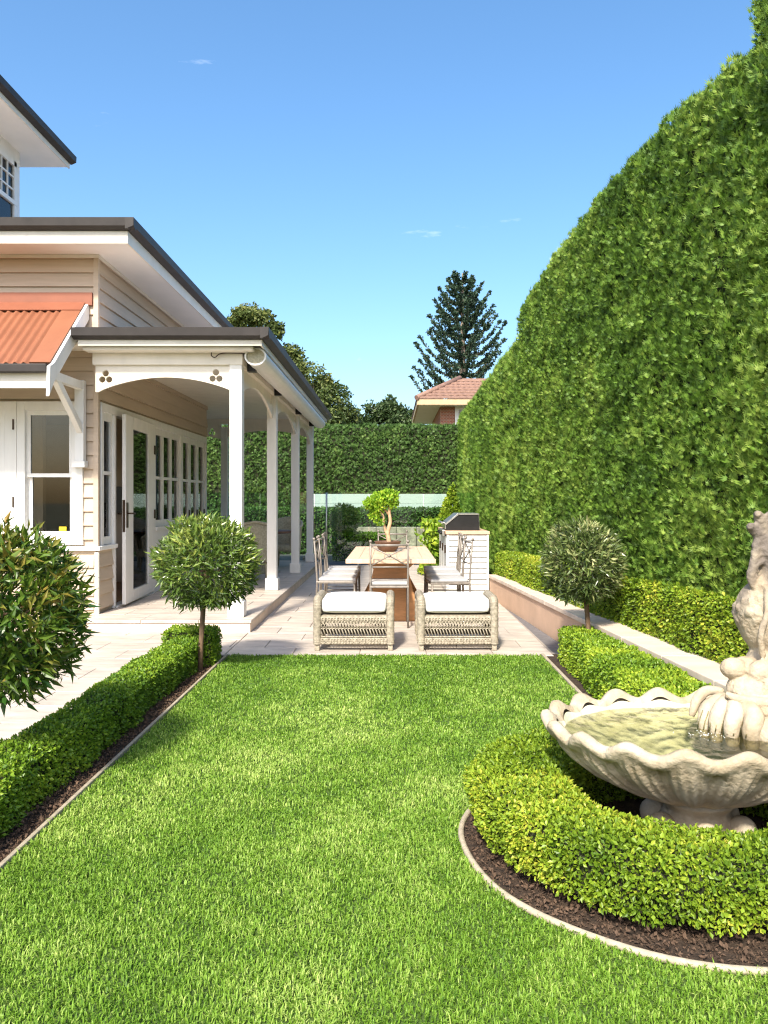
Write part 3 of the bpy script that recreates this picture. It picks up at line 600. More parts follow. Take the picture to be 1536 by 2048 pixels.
# ================================================================== HOUSE
H = thing('house', 'tan weatherboard house with cream veranda and terracotta window hood on the left', 'house', (-5.0, 11.0, 0))
def part(name, mat, mb, parent=H, bevel=0.0): 
    o = mb.build(name, mat, None, bevel)
    o.parent = parent
    r = parent
    if r.type == 'EMPTY': o.matrix_parent_inverse = Matrix.Translation(-base_of(r))
    return o
def B(*a): return MB().box(*a)
WX = -3.28; WY = 8.90; WT = 0.16
# structural walls with openings (front face and right face)
w = MB()
w.box(-9.0, WX-0.02, WY+0.02, WY+WT, 2.50, 4.15); w.box(-9.0, WX-0.02, WY+0.02, WY+WT, 0.0, 0.90); w.box(-3.46, WX-0.02, WY+0.02, WY+WT, 0.90, 2.50); w.box(-6.2, -5.9, WY+0.02, WY+WT, 0.9, 2.5); w.box(-9.0, -8.7, WY+0.02, WY+WT, 0.9, 2.5)
wall_f = part('front_wall', 'board', w)
w = MB()
w.box(WX-WT, WX-0.02, WY+WT, 14.2, 2.50, 4.15); w.box(WX-WT, WX-0.02, WY+WT, 9.44, 0.0, 0.85); w.box(WX-WT, WX-0.02, 14.06, 14.2, 0.0, 2.5); w.box(WX-WT, WX-0.02, 11.02, 12.42, 0.0, 1.0)
w.box(-9.0, WX-WT, 14.05, 14.2, 0, 4.15); w.box(-9.0, -8.85, WY, 14.2, 0, 4.15)
wall_s = part('side_wall', 'board', w)
PITCH = 0.1565
def board_front(x0, x1, z, parent):
    mb = MB(); mb.prism([(0, 0.0), (-0.026, 0.0), (-0.026, 0.008), (-0.004, PITCH-0.009), (0, PITCH-0.009)], lambda a, b, t: (t, WY+0.02+a, z+b), x0, x1); part('weatherboard', 'board', mb, parent)
def board_side(y0, y1, z, parent, top=None):
    mb = MB(); mb.prism([(0, 0.0), (0.026, 0.0), (0.026, 0.008), (0.004, PITCH-0.009), (0, PITCH-0.009)], lambda a, b, t: (WX-0.02+a, t, z+b), y0, y1); part('weatherboard', 'board', mb, parent)
CB = 0.045      # corner board half
k = 0; z = 0.02
while z < 4.10:
    zt = z+PITCH
    if zt <= 0.86 or z >= 2.50: board_front(-6.2, WX-CB, z, wall_f)
    elif z >= 0.88-0.03: board_front(-3.44, WX-CB, z, wall_f)
    if zt <= 0.84 and z > 0.1: board_side(WY+CB, 9.46, z, wall_s)
    elif z >= 2.47 and zt < 2.95: board_side(WY+CB, 14.2, z, wall_s)
    elif zt > 3.1: board_side(WY+CB, 14.2, z, wall_s)
    z = zt
cb = MB(); cb.box(WX-CB, WX+0.010, WY-0.010, WY+CB, 0.84, 4.15); part('corner_board', 'board', cb)
cb = MB(); cb.box(WX-0.03, WX+0.012, WY-0.012, WY+0.03, 0.0, 0.82); part('corner_board', 'cream', cb)
# sill moulding round the corner
s_ = MB(); s_.box(-6.2, WX+0.035, WY-0.035, WY+0.02, 0.835, 0.885); part('sill_moulding', 'white', s_, bevel=0.008)
s_ = MB(); s_.box(WX-0.02, WX+0.036, WY+0.021, 9.46, 0.836, 0.886); part('sill_moulding', 'white', s_, bevel=0.008)
# front sash windows
def sash(xa, xb, za, zb, zm, name='window'):
    fr = MB(); y0, y1 = WY-0.025, WY+0.10
    fr.box(xa, xa+0.09, y0, y1, za, zb); fr.box(xb-0.12, xb, y0, y1, za, zb); fr.box(xa+0.09, xb-0.12, y0, y1, zb-0.10, zb); fr.box(xa+0.09, xb-0.12, y0, y1, za, za+0.08)
    w = part(name, 'white', fr, bevel=0.004)
    a, b = xa+0.09, xb-0.12; sa = MB(); y0, y1 = WY+0.02, WY+0.055
    sa.box(a, a+0.045, y0, y1, zm, zb-0.10); sa.box(b-0.045, b, y0, y1, zm, zb-0.10); sa.box(a+0.045, b-0.045, y0, y1, zb-0.15, zb-0.10); sa.box(a, b, y0-0.004, y1, zm-0.02, zm+0.022)
    sa.box(a, a+0.05, y0+0.036, y1+0.03, za+0.08, zm-0.02); sa.box(b-0.05, b, y0+0.036, y1+0.03, za+0.08, zm-0.02); sa.box(a+.05, b-.05, y0+0.036, y1+0.03, za+0.08, za+0.15)
    part('sash_frame', 'white', sa, w)
    part('pane', 'window_glass', B(a+0.03, b-0.03, WY+0.036, WY+0.040, zm, zb-0.12), w); part('pane', 'window_glass', B(a+0.03, b-0.03, WY+0.070, WY+0.074, za+0.1, zm), w)
    return w
w1 = sash(-4.17, -3.44, 0.90, 2.495, 1.675)
part('sticker', 'yellow', B(-3.735, -3.655, WY+0.062, WY+0.068, 1.035, 1.10), w1)
mu = MB(); mu.box(-4.30, -4.171, WY-0.03, WY+0.10, 0.90, 2.495); m_ = part('mullion', 'white', mu, bevel=0.004)
for z_ in (2.18, 1.32): part('hinge', 'bronze', B(-4.212, -4.196, WY-0.042, WY-0.030, z_, z_+0.115), m_)
w2 = sash(-5.2, -4.301, 0.90, 2.495, 1.675); added_window = sash(-8.7, -6.2, 0.90, 2.495, 1.675)  # last sash added out of view to let sun into the room
# window hood
hd = bpy.data.objects.new('window_hood', None); col.objects.link(hd); hd.parent = H; hd.location = Vector((-4.2, 8.4, 2.7))-H.location; hd['label'] = 'terracotta corrugated window hood with white barge board'
HT = (8.90, 3.55); HB = (7.99, 2.74)
def hood_pt(x, t, off): 
    y = HT[0]+(HB[0]-HT[0])*t; z = HT[1]+(HB[1]-HT[1])*t; nl = math.hypot(0.81, 0.91); return (x, y-off*0.81/nl, z+off*0.91/nl)
sh = MB(); xs = np.linspace(-6.0, -3.62, 360); vs = []; 
for t in (0.12, 1.0):
    for x in xs: vs.append(hood_pt(x, t, 0.030+0.013*math.sin(2*math.pi*x/0.088)))
n = len(xs); sh.add(vs, [(i, i+1, n+i+1, n+i) for i in range(n-1)], True); part('corrugated_sheet', 'roof_sheet', sh, hd)
fl = MB(); fl.prism([(0, 0), (1, 0), (1, 1), (0, 1)], lambda a, b, t: hood_pt(-3.62+0.21*a, b*1.0, 0.030+t), 0.0, 0.016); part('end_flashing', 'roof_sheet', fl, hd)
fl = MB(); fl.box(-6.0, WX-0.05, 8.862, 8.895, 3.56, 3.70); fl.prism([(0, 0), (1, 0), (1, 1), (0, 1)], lambda a, b, t: hood_pt(-6.0+(6.0-3.405)*a, b*0.14, 0.046+t), 0.0, 0.010); part('top_flashing', 'flashing', fl, hd)
ba = MB(); ba.prism([(7.86, 2.42), (7.98, 2.58), (8.895, 3.41), (8.895, 3.60), (7.98, 2.77), (7.88, 2.72)], lambda a, b, t: (t, a, b), -3.405, -3.372); part('barge_board', 'white', ba, hd, 0.003)
gt = MB(); gt.box(-6.0, -3.42, 7.90, 7.985, 2.665, 2.75); part('gutter', 'gutter', gt, hd, 0.01)
fa = MB(); fa.box(-6.0, -3.41, 7.99, 8.02, 2.52, 2.74); part('fascia', 'cream', fa, hd)
un = MB(); un.prism([(0, 0), (1, 0), (1, 1), (0, 1)], lambda a, b, t: hood_pt(-6.0+(6.0-3.41)*a, b, t), -0.02, 0.0); part('soffit', 'cream', un, hd)
bk = MB(); bk.box(-3.50, -3.40, 8.80, 8.88, 1.83, 2.72); bk.box(-3.52, -3.38, 8.78, 8.88, 1.76, 1.83); bk.beam((-3.44, 8.86, 2.66), (-3.44, 8.10, 2.66), 0.07, 0.09); bk.beam((-3.441, 8.83, 2.16), (-3.441, 8.16, 2.64), 0.06, 0.08)
part('bracket', 'white', bk, hd, 0.004)

# wing roof and eaves
EX, EYF, EZ = -2.71, 8.35, 4.30
so = MB(); so.box(-9.5, EX-0.10, EYF+0.10, 14.75, 4.13, 4.15); part('soffit', 'soffit', so)
fa = MB(); fa.box(-9.5, EX-0.10, EYF+0.08, EYF+0.10, 4.105, 4.30); fa.box(EX-0.10, EX-0.08, EYF+0.08, 14.75, 4.105, 4.30); part('fascia', 'cream', fa)
gt = MB(); prf = [(0, 0), (0.02, -0.0), (0.085, 0.03), (0.09, 0.115), (0.075, 0.115), (0.0, 0.115)]
gt.prism(prf, lambda a, b, t: (t, EYF+0.08-a, 4.235+b), -9.5, EX+0.01); part('gutter', 'gutter', gt)
gt = MB(); gt.prism(prf, lambda a, b, t: (EX-0.08+a, t, 4.235+b), EYF-0.01, 14.75); part('gutter', 'gutter', gt)
rf = MB(); rf.add([(-9.5, EYF, 4.335), (EX, EYF, 4.335), (EX, 14.8, 4.335), (-9.5, 14.8, 4.335), (-9.5, 11.4, 5.10), (EX-3.0, 11.4, 5.10)], [(0, 1, 5, 4), (1, 2, 5), (2, 3, 4, 5)]); part('roof', 'roof_pale', rf)
tr = MB(); tr.box(-6.2, WX+0.02, WY-0.015, WY+0.0, 4.09, 4.128); tr.box(WX+0.0, WX+0.018, WY, 14.2, 4.09, 4.128); part('cornice', 'cream', tr)

# upper storey
UX = -5.36
up_ = MB(); up_.box(-10, UX, 9.6, 11.5, 4.6, 4.75); up_.box(-10, UX, 9.6, 11.5, 6.2, 6.41); up_.box(-10, UX, 9.6, 9.75, 4.75, 6.2); up_.box(-10, UX, 11.38, 11.5, 4.75, 6.2); up_.box(-10, -9.9, 9.6, 11.5, 4.6, 6.4)
part('upper_wall', 'white', up_)
so = MB(); so.box(-10.5, UX+0.50, 9.1, 12.0, 6.39, 6.41); part('upper_soffit', 'soffit', so)
fa = MB(); fa.box(UX+0.50, UX+0.52, 9.1, 12.0, 6.37, 6.54); fa.box(-10.5, UX+0.52, 9.08, 9.10, 6.37, 6.54); part('upper_fascia', 'cream', fa)
gt = MB(); gt.prism(prf, lambda a, b, t: (UX+0.52+a, t, 6.44+b), 9.0, 12.03); gt.prism(prf, lambda a, b, t: (t, 9.08-a, 6.44+b), -10.5, UX+0.6); part('upper_gutter', 'gutter', gt)
rf = MB(); rf.add([(-10.5, 9.0, 6.56), (UX+0.6, 9.0, 6.56), (UX+0.6, 12.05, 6.56), (-10.5, 12.05, 6.56), (-8, 10.5, 7.0)], [(0, 1, 4), (1, 2, 4), (2, 3, 4), (3, 0, 4)]); part('upper_roof', 'flashing', rf)
uw = MB(); y0, y1, za, zb, zm = 9.76, 11.37, 4.75, 6.19, 5.60
uw.box(UX-0.04, UX+0.02, y0, y0+.07, za, zb); uw.box(UX-0.04, UX+0.02, y1-.07, y1, za, zb); uw.box(UX-0.04, UX+0.02, y0, y1, zb-.07, zb+.002); uw.box(UX-0.035, UX+0.025, y0, y1, zm-.03, zm+.03)
uw.box(UX-0.04, UX+0.022, 10.52, 10.62, za, zb)
u_ = part('upper_window', 'white', uw)
mt = MB()
for z_ in (5.78, 5.96): mt.box(UX-0.02, UX+0.012, y0, y1, z_-.011, z_+.011)
for y_ in np.linspace(y0+.07, 10.52, 5)[1:-1].tolist()+np.linspace(10.62, y1-.07, 5)[1:-1].tolist(): mt.box(UX-0.022, UX+0.010, y_-.011, y_+.011, zm, zb)
part('glazing_bar', 'white', mt, u_); part('pane', 'window_glass', B(UX-0.012, UX-0.008, y0+.03, y1-.03, za, zb-.03), u_)

# glazed doors and windows on the veranda side
X0, X1 = WX-0.10, WX+0.012
fr = MB()
fr.box(X0, X1, 8.99, 14.08, 2.40, 2.50)
for a, b in ((8.99, 9.06), (9.40, 9.46), (10.94, 11.04), (12.34, 12.48), (14.00, 14.08)): fr.box(X0, X1+0.002, a, b, 0.13 if a > 9.3 else 0.886, 2.398)
fr.box(X0, X1+0.02, 9.46, 10.94, 0.10, 0.15); part('door_frame', 'white', fr, bevel=0.004)
def lite(y0, y1, z0, z1, zm=1.71, st=0.05):
    mb = MB(); a, b = WX-0.06, WX-0.015
    mb.box(a, b, y0, y0+st, z0, z1); mb.box(a, b, y1-st, y1, z0, z1); mb.box(a, b, y0+st, y1-st, z1-0.09, z1); mb.box(a, b, y0+st, y1-st, z0, z0+(0.09 if z0 > .5 else 0.22)); mb.box(a, b+0.006, y0+st, y1-st, zm-.02, zm+.02)
    o = part('casement', 'white', mb); part('pane', 'window_glass', B(WX-0.042, WX-0.038, y0+st-.01, y1-st+.01, z0+.05, z1-.05), o); return o
lite(9.06, 9.40, 0.89, 2.40)
for a, b in ((11.04, 11.47), (11.47, 11.9), (11.9, 12.34)): lite(a, b, 1.03, 2.40)
pn = MB(); pn.box(X0, X1+0.03, 11.0, 12.40, 0.98, 1.028); pn.box(X0, X1, 11.04, 12.34, 0.13, 0.98); part('panel', 'white', pn)
for a, b in ((12.48, 12.98), (12.98, 13.5), (13.5, 14.0)):
    d_ = lite(a, b, 0.16, 2.40, st=0.09); part('handle', 'bronze', B(WX-0.012, WX+0.006, b-0.06, b-0.03, 1.08, 1.24), d_)
# door standing slightly open, hinged at its far side
DRL = 1.46; ang = math.atan2(0.085, DRL)
dr = bpy.data.objects.new('door', None); col.objects.link(dr); dr.parent = H; dr.location = Vector((WX+0.012, 10.94, 0.0))-H.location; dr.rotation_euler = (0, 0, ang)
def dpart(name, mat, mb, bevel=0.0): o = mb.build(name, mat, None, bevel); o.parent = dr; return o
d = MB(); d.box(-0.022, 0.022, -DRL, -DRL+0.34, 0.16, 2.42); d.box(-0.022, 0.022, -0.36, -0.01, 0.16, 2.42); d.box(-0.022, 0.022, -DRL+0.34, -0.36, 2.27, 2.42); d.box(-0.022, 0.022, -DRL+0.34, -0.36, 0.16, 0.30); dpart('door_leaf', 'white', d, 0.004)
dpart('pane', 'window_glass', B(-0.004, 0.004, -DRL+0.33, -0.35, 0.29, 2.28))
hn = MB(); hn.box(0.022, 0.030, -DRL+0.02, -DRL+0.09, 1.07, 1.37); hn.tube([(0.026, -DRL+0.05, 1.24), (0.085, -DRL+0.05, 1.24), (0.09, -DRL+0.16, 1.24)], 0.010, 8); hn.box(-0.030, -0.022, -DRL+0.02, -DRL+0.09, 1.07, 1.37); hn.tube([(-0.026, -DRL+0.05, 1.24), (-0.085, -DRL+0.05, 1.24)], 0.010, 8); hn.box(-0.016, 0.016, -DRL-0.004, -DRL+0.002, 1.02, 1.40); dpart('handle', 'bronze', hn)
for z_ in (2.02, 1.15, 0.33): dpart('hinge', 'bronze', B(0.020, 0.034, -0.07, 0.05, z_, z_+0.12))
# interior that shows through the glass
it = MB(); it.box(-8.84, WX-WT-0.01, WY+WT+0.01, 14.04, 2.72, 2.75); part('room_ceiling', 'cream', it)
it = MB(); it.box(-8.84, WX-WT-0.01, WY+WT+0.01, 14.04, 0.10, 0.13); part('room_floor', 'timber_floor', it)
it = MB(); it.box(-7.2, -7.1, WY+WT+0.01, 14.04, 0.13, 2.72); it.box(-7.1, -5.2, 11.9, 12.0, 0.13, 2.72); it.box(-4.4, WX-WT, 12.38, 12.44, 0.13, 2.72); it.box(-8.8, WX-WT, 14.0, 14.045, .13, 2.72); part('room_wall', 'room', it)
it = MB()
for i in range(18): it.box(-3.62-0.0, -3.60, 9.10+0.018*i, 9.112+0.018*i, 0.9, 2.45)
part('blind', 'curtain', it)
it = MB(); it.box(-4.9, -4.2, 10.3, 10.9, 0.13, 0.88); it.box(-5.0, -4.1, 10.2, 11.0, 0.88, 0.92); part('sideboard', 'timber_floor', it)
it = MB(); it.box(-4.35, -3.95, 11.86, 11.895, 1.2, 1.6); part('picture_frame', 'black', it)

# veranda: floor, posts, beams, arches, ceiling, roof
fl = MB(); fl.box(-9.0, -1.505, 8.46, 16.85, -0.05, 0.10) ; vf = part('veranda_floor', 'cap', fl)
def pave2(x0, x1, y0, y1, z, w, h):
    y = y0; r = 0
    while y < y1-0.02:
        hh = min(h, y1-y); x = x0-(w*0.5 if r % 2 else 0)
        while x < x1-0.02:
            a = max(x, x0); b = min(x+w, x1)
            if b-a > 0.03:
                o = bpy.data.objects.new('paver', paver_mesh(b-a-.005, hh-.005)); col.objects.link(o); o.parent = vf; o.location = Vector((a+.0025, y+.0025, z-0.03))
                o.matrix_parent_inverse = Matrix.Translation(Vector((0,0,0)))
            x += w
        y += h; r += 1
pave2(-3.27, -1.49, 8.445, 16.86, 0.13, 0.61, 0.406)
PX = -1.70; PY = (8.74, 11.32, 14.0, 16.5)
def post(x, y, s=0.068):
    p_ = MB(); p_.box(x-s, x+s, y-s, y+s, 0.132, 2.90); p_.box(x-s-.022, x+s+.022, y-s-.022, y+s+.022, 0.131, 0.30); part('porch_post', 'white', p_, bevel=0.007)
for y_ in PY: post(PX, y_)
post(-3.46, 16.5)
def trefoil(cx, cz, r=0.036):
    return [[(cx+dx+r*math.cos(a), cz+dz+r*math.sin(a)) for a in np.linspace(0, 2*math.pi, 14, endpoint=False)] for dx, dz in ((-0.037, -0.024), (0.037, -0.024), (0, 0.042))]
def arch(a0, a1, zt, ze, za, n=24):
    pts = [(a0, zt), (a0, ze)]
    for i in range(n+1):
        u = i/n; x = a0+0.03+(a1-a0-0.06)*u; pts.append((x, ze+(za-ze)*math.sin(math.pi*u)**0.8))
    return pts+[(a1, ze), (a1, zt)]
bm_ = MB(); bm_.box(WX+0.03, PX+0.075, 8.66, 8.82, 2.865, 3.12); part('porch_beam', 'cream', bm_, bevel=0.004)
bm_ = MB(); bm_.box(WX-0.02, PX+0.22, 8.50, 8.66, 2.99, 3.11); part('porch_moulding', 'cream', bm_, bevel=0.02)
ar = MB(); ar.prism(arch(WX+0.05, PX-0.0, 2.865, 2.575, 2.735), lambda a, b, t: (a, t, b), 8.70, 8.735, trefoil(WX+0.16, 2.735)+trefoil(PX-0.22, 2.745)); part('arch_board', 'cream', ar)
bm_ = MB(); bm_.box(PX-0.075, PX+0.073, 8.82, 16.57, 2.87, 3.05); part('porch_beam', 'cream', bm_)
for a, b in zip(PY[:-1], PY[1:]):
    ar = MB(); ar.prism(arch(a+0.07, b-0.07, 2.87, 2.55, 2.775), lambda u, v, t: (t, u, v), PX-0.018, PX+0.018, trefoil(a+0.28, 2.775, .03)+trefoil(b-0.28, 2.775, .03)); part('arch_board', 'cream', ar)
bm_ = MB(); bm_.box(-9, PX-0.08, 16.44, 16.56, 2.96, 3.10); part('porch_beam', 'cream', bm_)
ar = MB(); ar.prism(arch(-3.39, PX-0.07, 2.96, 2.70, 2.83), lambda a, b, t: (a, t, b), 16.48, 16.52, trefoil(-3.2, 2.84)+trefoil(PX-0.3, 2.84)); part('arch_board', 'cream', ar)
ar = MB(); ar.prism(arch(-6.5, -3.53, 2.96, 2.66, 2.82), lambda a, b, t: (a, t, b), 16.48, 16.52, trefoil(-3.72, 2.80)); part('arch_board', 'cream', ar)
ce = MB(); ce.box(-9, -1.55, 8.55, 16.8, 3.06, 3.085); part('porch_ceiling', 'cream', ce)
GX = -1.40
fa = MB(); fa.box(-3.32, GX, 8.44, 8.46, 3.03, 3.17); fa.box(GX, GX+0.02, 8.44, 16.85, 3.03, 3.17); part('porch_fascia', 'cream', fa)
gt = MB(); gt.prism(prf, lambda a, b, t: (t, 8.44-a, 3.09+b), -3.36, GX+0.11); part('porch_gutter', 'gutter', gt)
gt = MB(); gt.prism(prf, lambda a, b, t: (GX+0.02+a, t, 3.09+b), 8.335, 16.95); part('porch_gutter', 'gutter', gt)
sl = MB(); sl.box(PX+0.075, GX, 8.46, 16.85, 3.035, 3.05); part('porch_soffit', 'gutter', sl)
rf = MB(); rf.add([(-3.34, 8.36, 3.20), (GX+0.1, 8.36, 3.20), (GX+0.1, 16.95, 3.20), (-9, 16.95, 3.20), (-3.30, 10.0, 3.46), (-3.3, 15.2, 3.46), (-9, 15.2, 3.46)], [(0, 1, 4), (1, 2, 5, 4), (2, 3, 6, 5)]); part('porch_roof', 'roof_pale', rf)
# rolled-up blind along the veranda edge
tb = MB(); cx, cz = -1.475, 2.945; n = 20; ring = [(cx+0.118*math.cos(2*math.pi*j/n), cz+0.098*math.sin(2*math.pi*j/n)) for j in range(n)]; ringi = [(cx+0.10*math.cos(2*math.pi*j/n), cz+0.081*math.sin(2*math.pi*j/n)) for j in range(n)]
tb.prism(ring, lambda a, b, t: (a, t, b), 8.60, 16.2, [ringi]); bl = part('rolled_awning', 'white', tb); bl['label'] = 'long cream rolled awning tube under the veranda gutter'
part('end_cap', 'wicker_pale', MB().prism(ringi, lambda a, b, t: (a, t, b), 8.625, 8.66), bl)
for y_ in (8.95, 11.0, 13.4, 15.6): part('mounting_bracket', 'black', B(PX+0.074, cx-0.06, y_, y_+0.10, 2.84, 2.93), bl)
hk = MB(); hk.tube(sm_path([(-1.62, 8.64, 2.985), (-1.80, 8.63, 2.985), (-1.87, 8.62, 2.97), (-1.91, 8.61, 2.935), (-1.945, 8.60, 2.95), (-1.945, 8.60, 2.985)], 20), 0.006, 6); part('wire_hook', 'bronze', hk)

# ================================================================== TERRACE FURNITURE
tbl = thing('dining_table', 'long pale timber dining table on flared slab legs on the terrace', 'table', (-0.02, 10.1, 0))
tx0, tx1, ty0, ty1 = -0.52, 0.48, 8.87, 11.35
for i in range(7):
    a = tx0+i*(tx1-tx0)/7; t = MB(); t.box(a+0.0012, a+(tx1-tx0)/7-0.0012, ty0+0.08, ty1-0.08, 0.695, 0.74); t.build('tabletop_plank', 'table_wood', tbl, 0.003)
for a, b in ((ty0, ty0+0.078), (ty1-0.078, ty1)): MB().box(tx0, tx1, a, b, 0.695, 0.741).build('tabletop_end', 'table_wood', tbl, 0.003)
def slab(y):
    p_ = [(-0.02-0.40, 0.0), (-0.02-0.40, 0.08), (-0.02-0.26, 0.34), (-0.02-0.20, 0.60), (-0.02-0.30, 0.69), (-0.02+0.30, 0.69), (-0.02+0.20, 0.60), (-0.02+0.26, 0.34), (-0.02+0.40, 0.08), (-0.02+0.40, 0.0)]
    MB().prism(p_, lambda a, b, t: (a, t, b), y, y+0.16).build('leg', 'table_leg', tbl, 0.006)
slab(9.25); slab(10.85)
MB().box(-0.10, 0.06, 9.41, 10.85, 0.30, 0.42).build('stretcher', 'table_leg', tbl, 0.005)

def make_chair():
    c = thing('dining_chair', '', 'chair', (0, 0, 0), 'metal dining chairs around the table', False)   # faces +Y, back at -Y
    hw = 0.205; 
    for s in (-1, 1):
        MB().tube([(s*hw, -0.02, 0), (s*hw, 0.0, 0.46), (s*hw, -0.015, 0.70), (s*hw, -0.035, 0.93)], [0.011, 0.012, 0.011, 0.010], 8).ball((s*hw, -0.037, 0.948), 0.018, 8, 6).build('back_leg', 'iron', c)
        MB().tube([(s*hw, 0.44, 0), (s*hw, 0.43, 0.45)], 0.012, 8).build('front_leg', 'iron', c)
        MB().tube([(s*hw, -0.01, 0.17), (s*hw, 0.435, 0.17)], 0.008, 6).tube([(s*hw, -0.01, 0.21), (s*hw, 0.435, 0.21)], 0.006, 6).build('stretcher', 'iron', c)
    MB().tube([(-hw, -0.033, 0.905), (0, -0.045, 0.905), (hw, -0.033, 0.905)], 0.013, 8).tube([(-hw, -0.012, 0.665), (hw, -0.012, 0.665)], 0.009, 8).build('back_rail', 'iron', c)
    MB().tube([(-hw, -0.033, 0.895), (0, -0.03, 0.79), (hw, -0.015, 0.675)], 0.008, 6).tube([(hw, -0.033, 0.895), (0, -0.038, 0.79), (-hw, -0.015, 0.675)], 0.008, 6).ball((0, -0.034, 0.79), 0.02, 8, 6).build('back_cross', 'iron', c)
    MB().box(-hw-0.012, hw+0.012, -0.012, 0.45, 0.435, 0.46).build('seat_frame', 'iron', c, 0.005)
    MB().box(-hw-0.012, hw+0.012, 0.018, 0.45, 0.461, 0.50).build('seat_pad', 'seat_pad', c, 0.016)
    return c
proto = make_chair(); first = True
for lab, x, y, rz in (('grey metal cross-back chair at the near table end, back turned to the lawn', -0.035, 8.76, 0),
                      ('grey metal cross-back chair at the far table end beyond the potted tree', -0.0, 11.52, 180),
                      ('metal dining chair on the left side of the table, nearest the ottomans', -0.87, 9.45, -90),
                      ('metal dining chair on the left side of the table, middle of three', -0.87, 10.10, -92),
                      ('metal dining chair on the left side of the table, farthest back', -0.88, 10.75, -88),
                      ('metal dining chair on the right side of the table, nearest the ottomans', 0.86, 9.35, 96),
                      ('metal dining chair on the right side of the table, middle of three', 0.86, 10.05, 90),
                      ('metal dining chair on the right side of the table, next to the barbecue', 0.87, 10.72, 88)):
    c = proto if first else copy_tree(proto); first = False
    c.location = (x, y, 0.001); c.rotation_euler = (0, 0, R(rz)); c['label'] = lab

# potted bonsai-like tree on the table
pt = thing('potted_tree', 'small lime green tree in a brown bowl pot on the dining table', 'potted plant', (-0.06, 10.25, 0.741))
PXc, PYc = -0.06, 10.25
MB().lathe([(0.0, 0.742), (0.09, 0.742), (0.12, 0.77), (0.155, 0.83), (0.165, 0.86), (0.172, 0.862), (0.172, 0.875), (0.155, 0.875), (0.15, 0.85), (0.0, 0.85)], (PXc, PYc), 28).build('pot', 'brown_pot', pt)
tr = MB(); tr.tube(sm_path([(PXc+0.02, PYc, 0.84), (PXc+0.0, PYc, 0.98), (PXc+0.03, PYc, 1.12), (PXc+0.02, PYc, 1.26), (PXc+0.04, PYc, 1.42)], 20), [0.032-0.001*i for i in range(20)], 9); tr.tube(sm_path([(PXc+0.0, PYc, 0.92), (PXc-0.05, PYc, 1.08), (PXc-0.06, PYc, 1.2), (PXc-0.16, PYc, 1.33)], 14), [0.02-0.0009*i for i in range(14)], 8)
tr.tube([(PXc+0.02, PYc, 1.2), (PXc-0.08, PYc+0.03, 1.34), (PXc-0.2, PYc, 1.38)], [0.014, 0.010, 0.006], 7); tr.build('trunk', 'bark_pale', pt)
ps = []; ns = []
for cx_, cz_, rr, n in ((0.02, 1.44, .115, 620), (-0.10, 1.40, .12, 620), (-0.22, 1.36, .085, 400), (-0.13, 1.30, .09, 300), (-0.17, 1.20, .07, 160), (0.06, 1.36, .08, 260), (-0.10, 1.12, .05, 70)):
    d = unit(rng.normal(size=(n,3))); ps.append(np.array([PXc+cx_, PYc, cz_])+d*(rr*(0.35+0.65*rng.random(n)**0.5))[:,None]*np.array([1,1,.75])); ns.append(d)
p = np.concatenate(ps); d = np.concatenate(ns); leaves('crown', p, d, 0.03+0.025*rng.random(len(p)), LEAF_BOX, 'bonsai_leaf', pt, 0.5+rng.normal(size=len(p))*0.25, 0.5, 0.7, 0.2)

